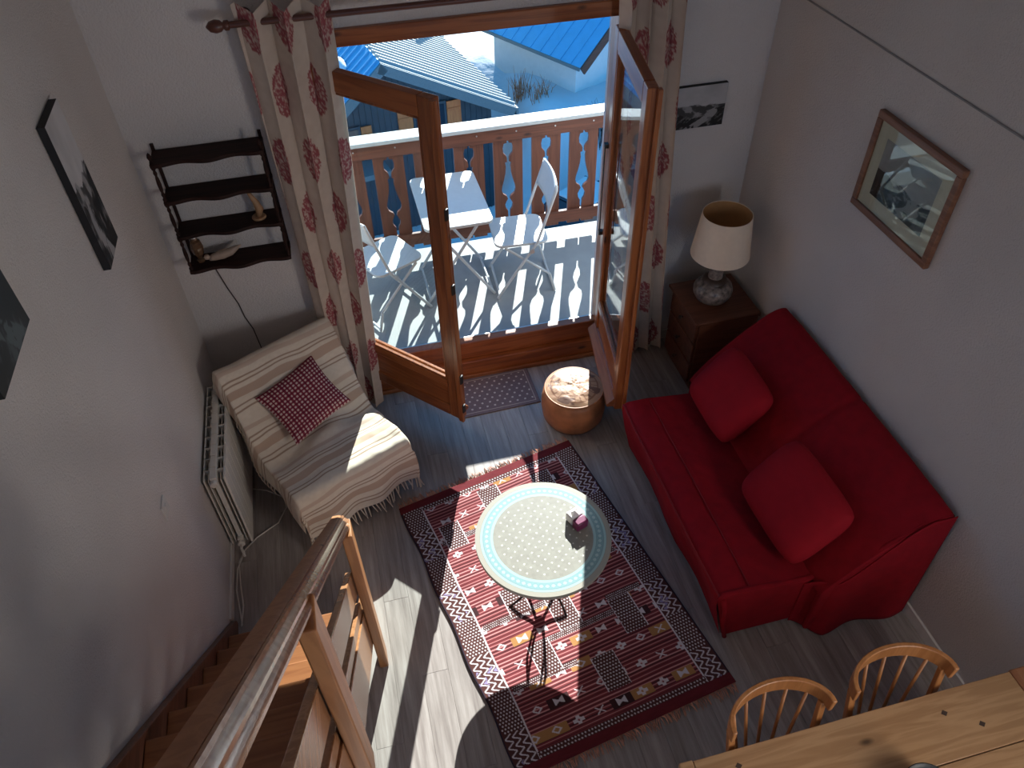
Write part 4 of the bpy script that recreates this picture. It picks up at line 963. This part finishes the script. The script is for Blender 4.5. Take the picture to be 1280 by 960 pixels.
cu2 = pillow_mesh('red_cushion', 0.54, 0.42, 0.18, lambda U, V: np.full((len(U), 3), 0.4), M['redcush'], n=40, pinch=0.0, rnd=0.10)
place(cu2, (1.86, 1.92, 0.60), (0.03, -1.0, 0.0), (0.66, 0.03, 0.75)); tag(cu2, 'red square cushion on the sofa, the one nearer the dining chairs', 'cushion', group='red cushions on the sofa')

# ================================================================== NIGHTSTAND AND LAMP
ns = thing('nightstand', 'reddish brown bedside cabinet with drawers in the far right corner', 'cabinet', (2.16, 3.53, 0))
nx0, nx1, ny0, ny1, nz = 1.965, 2.385, 3.31, 3.71, 0.60
MB().box(nx0-0.02, nx1, ny0-0.02, ny1+0.02, nz-0.022, nz).build('top', M['nightwood'], ns, world=True, bevel=0.005)
MB().box(nx0+0.02, nx1-0.005, ny0, ny1, 0.05, nz-0.022).build('body', M['nightwood'], ns, world=True)
MB().box(nx0+0.035, nx1-0.02, ny0+0.015, ny1-0.015, 0.0, 0.05).build('plinth', M['nightwood'], ns, world=True)
for i in range(3):
    z0_ = 0.075+i*0.168
    d_ = MB().box(nx0, nx0+0.019, ny0+0.012, ny1-0.012, z0_, z0_+0.155).build('drawer', M['nightwood'], ns, world=True, bevel=0.004)
    MB().lathe([(0.006, 0), (0.006, 0.012), (0.014, 0.018), (0.014, 0.026), (0.006, 0.031)], n=12).xf(Matrix.Translation((nx0, 3.51, z0_+0.08)) @ Matrix.Rotation(-PI/2, 4, 'Y')).build('knob', M['ceramic_dark'], d_, world=True, smooth=50)
lp = thing('table_lamp', 'table lamp with cream drum shade and mottled ceramic base', 'lamp', (2.135, 3.50, nz+0.001))
MB().lathe([(0.062, 0), (0.066, 0.008), (0.100, 0.03), (0.120, 0.068), (0.123, 0.095), (0.112, 0.13), (0.085, 0.152), (0.070, 0.158)], n=32).build('base', M['ceramic'], lp, smooth='all')
MB().lathe([(0.070, 0.155), (0.078, 0.162), (0.070, 0.178), (0.050, 0.185)], n=32).build('collar', M['ceramic_dark'], lp, smooth=50)
MB().lathe([(0.046, 0.182), (0.043, 0.215), (0.034, 0.285), (0.026, 0.312)], n=24).build('neck', M['ceramic'], lp, smooth=50)
MB().lathe([(0.011, 0.312), (0.011, 0.38), (0.018, 0.382), (0.018, 0.43), (0.012, 0.434)], n=12).build('socket', M['ceramic_dark'], lp)
MB().lathe([(0.012, 0.434), (0.022, 0.46), (0.029, 0.49), (0.024, 0.515), (0.004, 0.526)], n=16).build('bulb', M['white_plastic'], lp, smooth='all')
sb, stp, zb_, zt2 = 0.178, 0.146, 0.355, 0.635
shd = MB().lathe([(sb, zb_), (stp, zt2), (stp-0.003, zt2), (sb-0.003, zb_)], n=56, cap=False)
n = 56; shd.f += [(3*n+j, 3*n+(j+1) % n, (j+1) % n, j) for j in range(n)]
so_ = shd.build('shade', M['shade'], lp, smooth=40)
MB().lathe([(sb-0.005, zb_+0.004), (stp-0.005, zt2-0.003)], n=56, cap=False).build('lining', M['shade_in'], so_, smooth='all')['label'] = 'amber inner lining of the shade'
for a in (0, 2*PI/3, 4*PI/3):
    MB().tube([(0.012*math.cos(a), 0.012*math.sin(a), 0.40), (0.155*math.cos(a), 0.155*math.sin(a), 0.53)], 0.002, 5).build('spoke', M['metal'], so_)

# ================================================================== STAIRS
st = thing('staircase', 'pine staircase with solid board balustrade along the left wall', 'staircase', (-0.62, 2.2, 0))
sl_ = 1.07; Y0 = 2.30
def line(y, off=0.0): return (Y0-y)*sl_+off
for i in range(1, 12):
    z = 0.19*i; yc = Y0-z/sl_
    MB().box(-0.965, -0.315, yc-0.21, yc+0.025, z-0.035, z).build('tread', M['stair'], st, world=True, bevel=0.006)
ye = 0.1
def strg(x0, x1, up_, dn, name, mat, ya=Y0+0.02, yb=ye):
    poly = [(ya, max(0.0, line(ya, up_))), (yb, line(yb, up_)), (yb, line(yb, -dn)), (ya-0.0, max(0.0, line(ya, -dn)))]
    y_f = Y0-dn/sl_*0-0.02
    poly = [(ya, 0.0), (ya, max(0.02, line(ya, up_))), (yb, line(yb, up_)), (yb, line(yb, -dn)), (Y0-dn/sl_, 0.0)]
    return MB().prism(poly, 'x', x0, x1).build(name, mat, st, world=True, bevel=0.004)
strg(-0.998, -0.966, 0.06, 0.24, 'stringer', M['stringer'])
strg(-0.314, -0.276, 0.10, 0.20, 'stringer', M['stairY'])
# profiled handrail
hx = -0.285; hz = 0.755
def rail_prof(pts, y_a, y_b, zo):
    poly_a = pts; q = MB(); n = len(pts)
    va = [(x, y_a, line(y_a, zo)+z) for x, z in pts]; vb = [(x, y_b, line(y_b, zo)+z) for x, z in pts]
    return q.add(va+vb, [tuple(range(n)), tuple(range(2*n-1, n-1, -1))]+[(i, n+i, n+(i+1) % n, (i+1) % n) for i in range(n)])
pts = [(-0.302, -0.01), (-0.302, 0.055), (-0.297, 0.063), (-0.270, 0.063), (-0.262, 0.058), (-0.262, -0.03), (-0.295, -0.03)]
hr_ = rail_prof(pts, 1.99, 0.2, hz).build('handrail', M['stairR'], st, world=True, smooth=25)
pts = [(-0.2615, 0.056), (-0.256, 0.055), (-0.252, 0.048), (-0.255, 0.041), (-0.250, 0.037), (-0.243, 0.028), (-0.242, 0.018), (-0.247, 0.010), (-0.241, 0.004), (-0.236, -0.006), (-0.237, -0.018), (-0.245, -0.027), (-0.2615, -0.030)]
rail_prof(pts, 1.99, 0.2, hz).build('moulding', M['stairG'], hr_, world=True, smooth=25)['label'] = 'glossy moulded side of the handrail'
rail_prof([(-0.308, -0.09), (-0.308, 0.09), (-0.280, 0.09), (-0.280, -0.09)], 1.93, 0.2, 0.34).build('balustrade_board', M['stairY'], st, world=True, bevel=0.004)
rail_prof([(-0.308, -0.035), (-0.308, 0.035), (-0.282, 0.035), (-0.282, -0.035)], 1.93, 0.2, 0.142).build('balustrade_board', M['stairY'], st, world=True, bevel=0.004)
for yy in (1.935, 0.93):
    MB().box(-0.275, -0.232, yy-0.047, yy+0.047, max(0.0, line(yy, -0.18)) if yy < 1.5 else 0.0, line(yy, hz-0.02)).build('post', M['stairZ'], st, world=True, bevel=0.005)

# ================================================================== DINING TABLE AND CHAIRS
dt = thing('dining_table', 'honey pine plank dining table at the lower right edge', 'table', (1.5, 0.45, 0))
for (ya, yb) in ((0.632, 0.868), (0.392, 0.629), (0.152, 0.389)):
    MB().box(0.838, 2.165, ya, yb, 0.718, 0.75).build('plank', M['pine_table'], dt, world=True, bevel=0.003)
MB().box(0.785, 0.836, 0.147, 0.873, 0.718, 0.752).build('end_board', M['pine_table'], dt, world=True, bevel=0.005)
MB().box(2.167, 2.30, 0.147, 0.873, 0.716, 0.752).build('end_board', M['pine_dark'], dt, world=True, bevel=0.005)
MB().box(0.90, 2.2, 0.21, 0.81, 0.63, 0.717).build('apron', M['pine_table'], dt, world=True)
for x in (0.90, 2.2):
    for y in (0.22, 0.80): MB().box(x-0.035, x+0.035, y-0.035, y+0.035, 0, 0.717).build('leg', M['pine_table'], dt, world=True, bevel=0.004)
for (x, y) in ((0.99, 0.865-0.055), (1.82, 0.79), (1.93, 0.72)):
    MB().prism([(0.014, 0), (0, 0.012), (-0.014, 0), (0, -0.012)], 'z', 0.7503, 0.7508).xf(Matrix.Translation((x, y, 0))).build('knot', M['ceramic_dark'], dt, world=True)['label'] = 'dark knot in the pine'
bw_ = thing('bowl', 'black round bowl standing on the dining table', 'bowl', (1.56, 0.545, 0.751))
MB().lathe([(0.05, 0), (0.055, 0.006), (0.085, 0.05), (0.095, 0.085), (0.091, 0.087), (0.08, 0.052), (0.05, 0.012), (0.0, 0.010)], n=32).build('body', M['blackmetal'], bw_, smooth='all')
def dining_chair(label, loc, rz):
    t = thing('dining_chair', label, 'chair', loc, rz, group='curved-back dining chairs at the pine table')
    # faces -Y, back at +Y
    MB().prism([(0.20*math.cos(2*PI*i/28)*(1.0), 0.19*math.sin(2*PI*i/28)) for i in range(28)], 'z', 0.43, 0.455).build('seat', M['chairwood'], t, bevel=0.006)
    for sx in (-1, 1):
        MB().tube([(sx*0.13, -0.12, 0.43), (sx*0.17, -0.17, 0.0)], [0.018, 0.013], 10).build('leg', M['chairwood'], t, smooth=50)
        MB().tube([(sx*0.14, 0.12, 0.43), (sx*0.18, 0.19, 0.0)], [0.018, 0.013], 10).build('leg', M['chairwood'], t, smooth=50)
        MB().beam((sx*0.165, 0.10, 0.42), (sx*0.188, 0.185, 0.82), 0.028, 0.022, (0, 1, 0)).build('back_post', M['chairwood'], t, bevel=0.004)
    q = MB(); vs = []; n = 22
    for i in range(n+1):
        t_ = i/n; a = math.radians(-4+188*t_); 
        x = 0.20*math.cos(a); y = 0.155+0.125*math.sin(a); w = 0.037
        nx, ny_ = math.cos(a), math.sin(a)
        zc = 0.845+0.01*math.sin(a)
        for (o_, z_) in ((0.007, -w), (0.007+0.004, w), (-0.010+0.002, w), (-0.010, -w)): vs.append((x+nx*o_, y+ny_*o_, zc+z_))
    fs = [(4*i+j, 4*i+(j+1) % 4, 4*i+4+(j+1) % 4, 4*i+4+j) for i in range(n) for j in range(4)]+[(0, 1, 2, 3), (4*n+3, 4*n+2, 4*n+1, 4*n)]
    q.add(vs, fs).build('top_rail', M['chairwood'], t, bevel=0.004, smooth=40)
    for k in range(5):
        a = math.radians(40+25*k); x = 0.20*math.cos(a); y = 0.155+0.125*math.sin(a)
        MB().tube([(x*0.62, 0.13+0.06*math.sin(a), 0.45), (x, y-0.003, 0.825)], 0.007, 8).build('spindle', M['chairwood'], t, smooth='all')
    MB().tube([(-0.155, -0.145, 0.2), (0.155, -0.145, 0.2)], 0.009, 8).build('stretcher', M['chairwood'], t)
    MB().tube([(-0.16, 0.155, 0.2), (0.16, 0.155, 0.2)], 0.009, 8).build('stretcher', M['chairwood'], t)
    return t
c1 = dining_chair('curved-back wooden dining chair at the table, nearer the rug', (1.19, 0.735, 0), math.radians(2))
c2 = copy_tree(c1); c2.location = (1.685, 0.745, 0); c2.rotation_euler = (0, 0, math.radians(-2)); c2['label'] = 'curved-back wooden dining chair at the table, nearer the right wall'
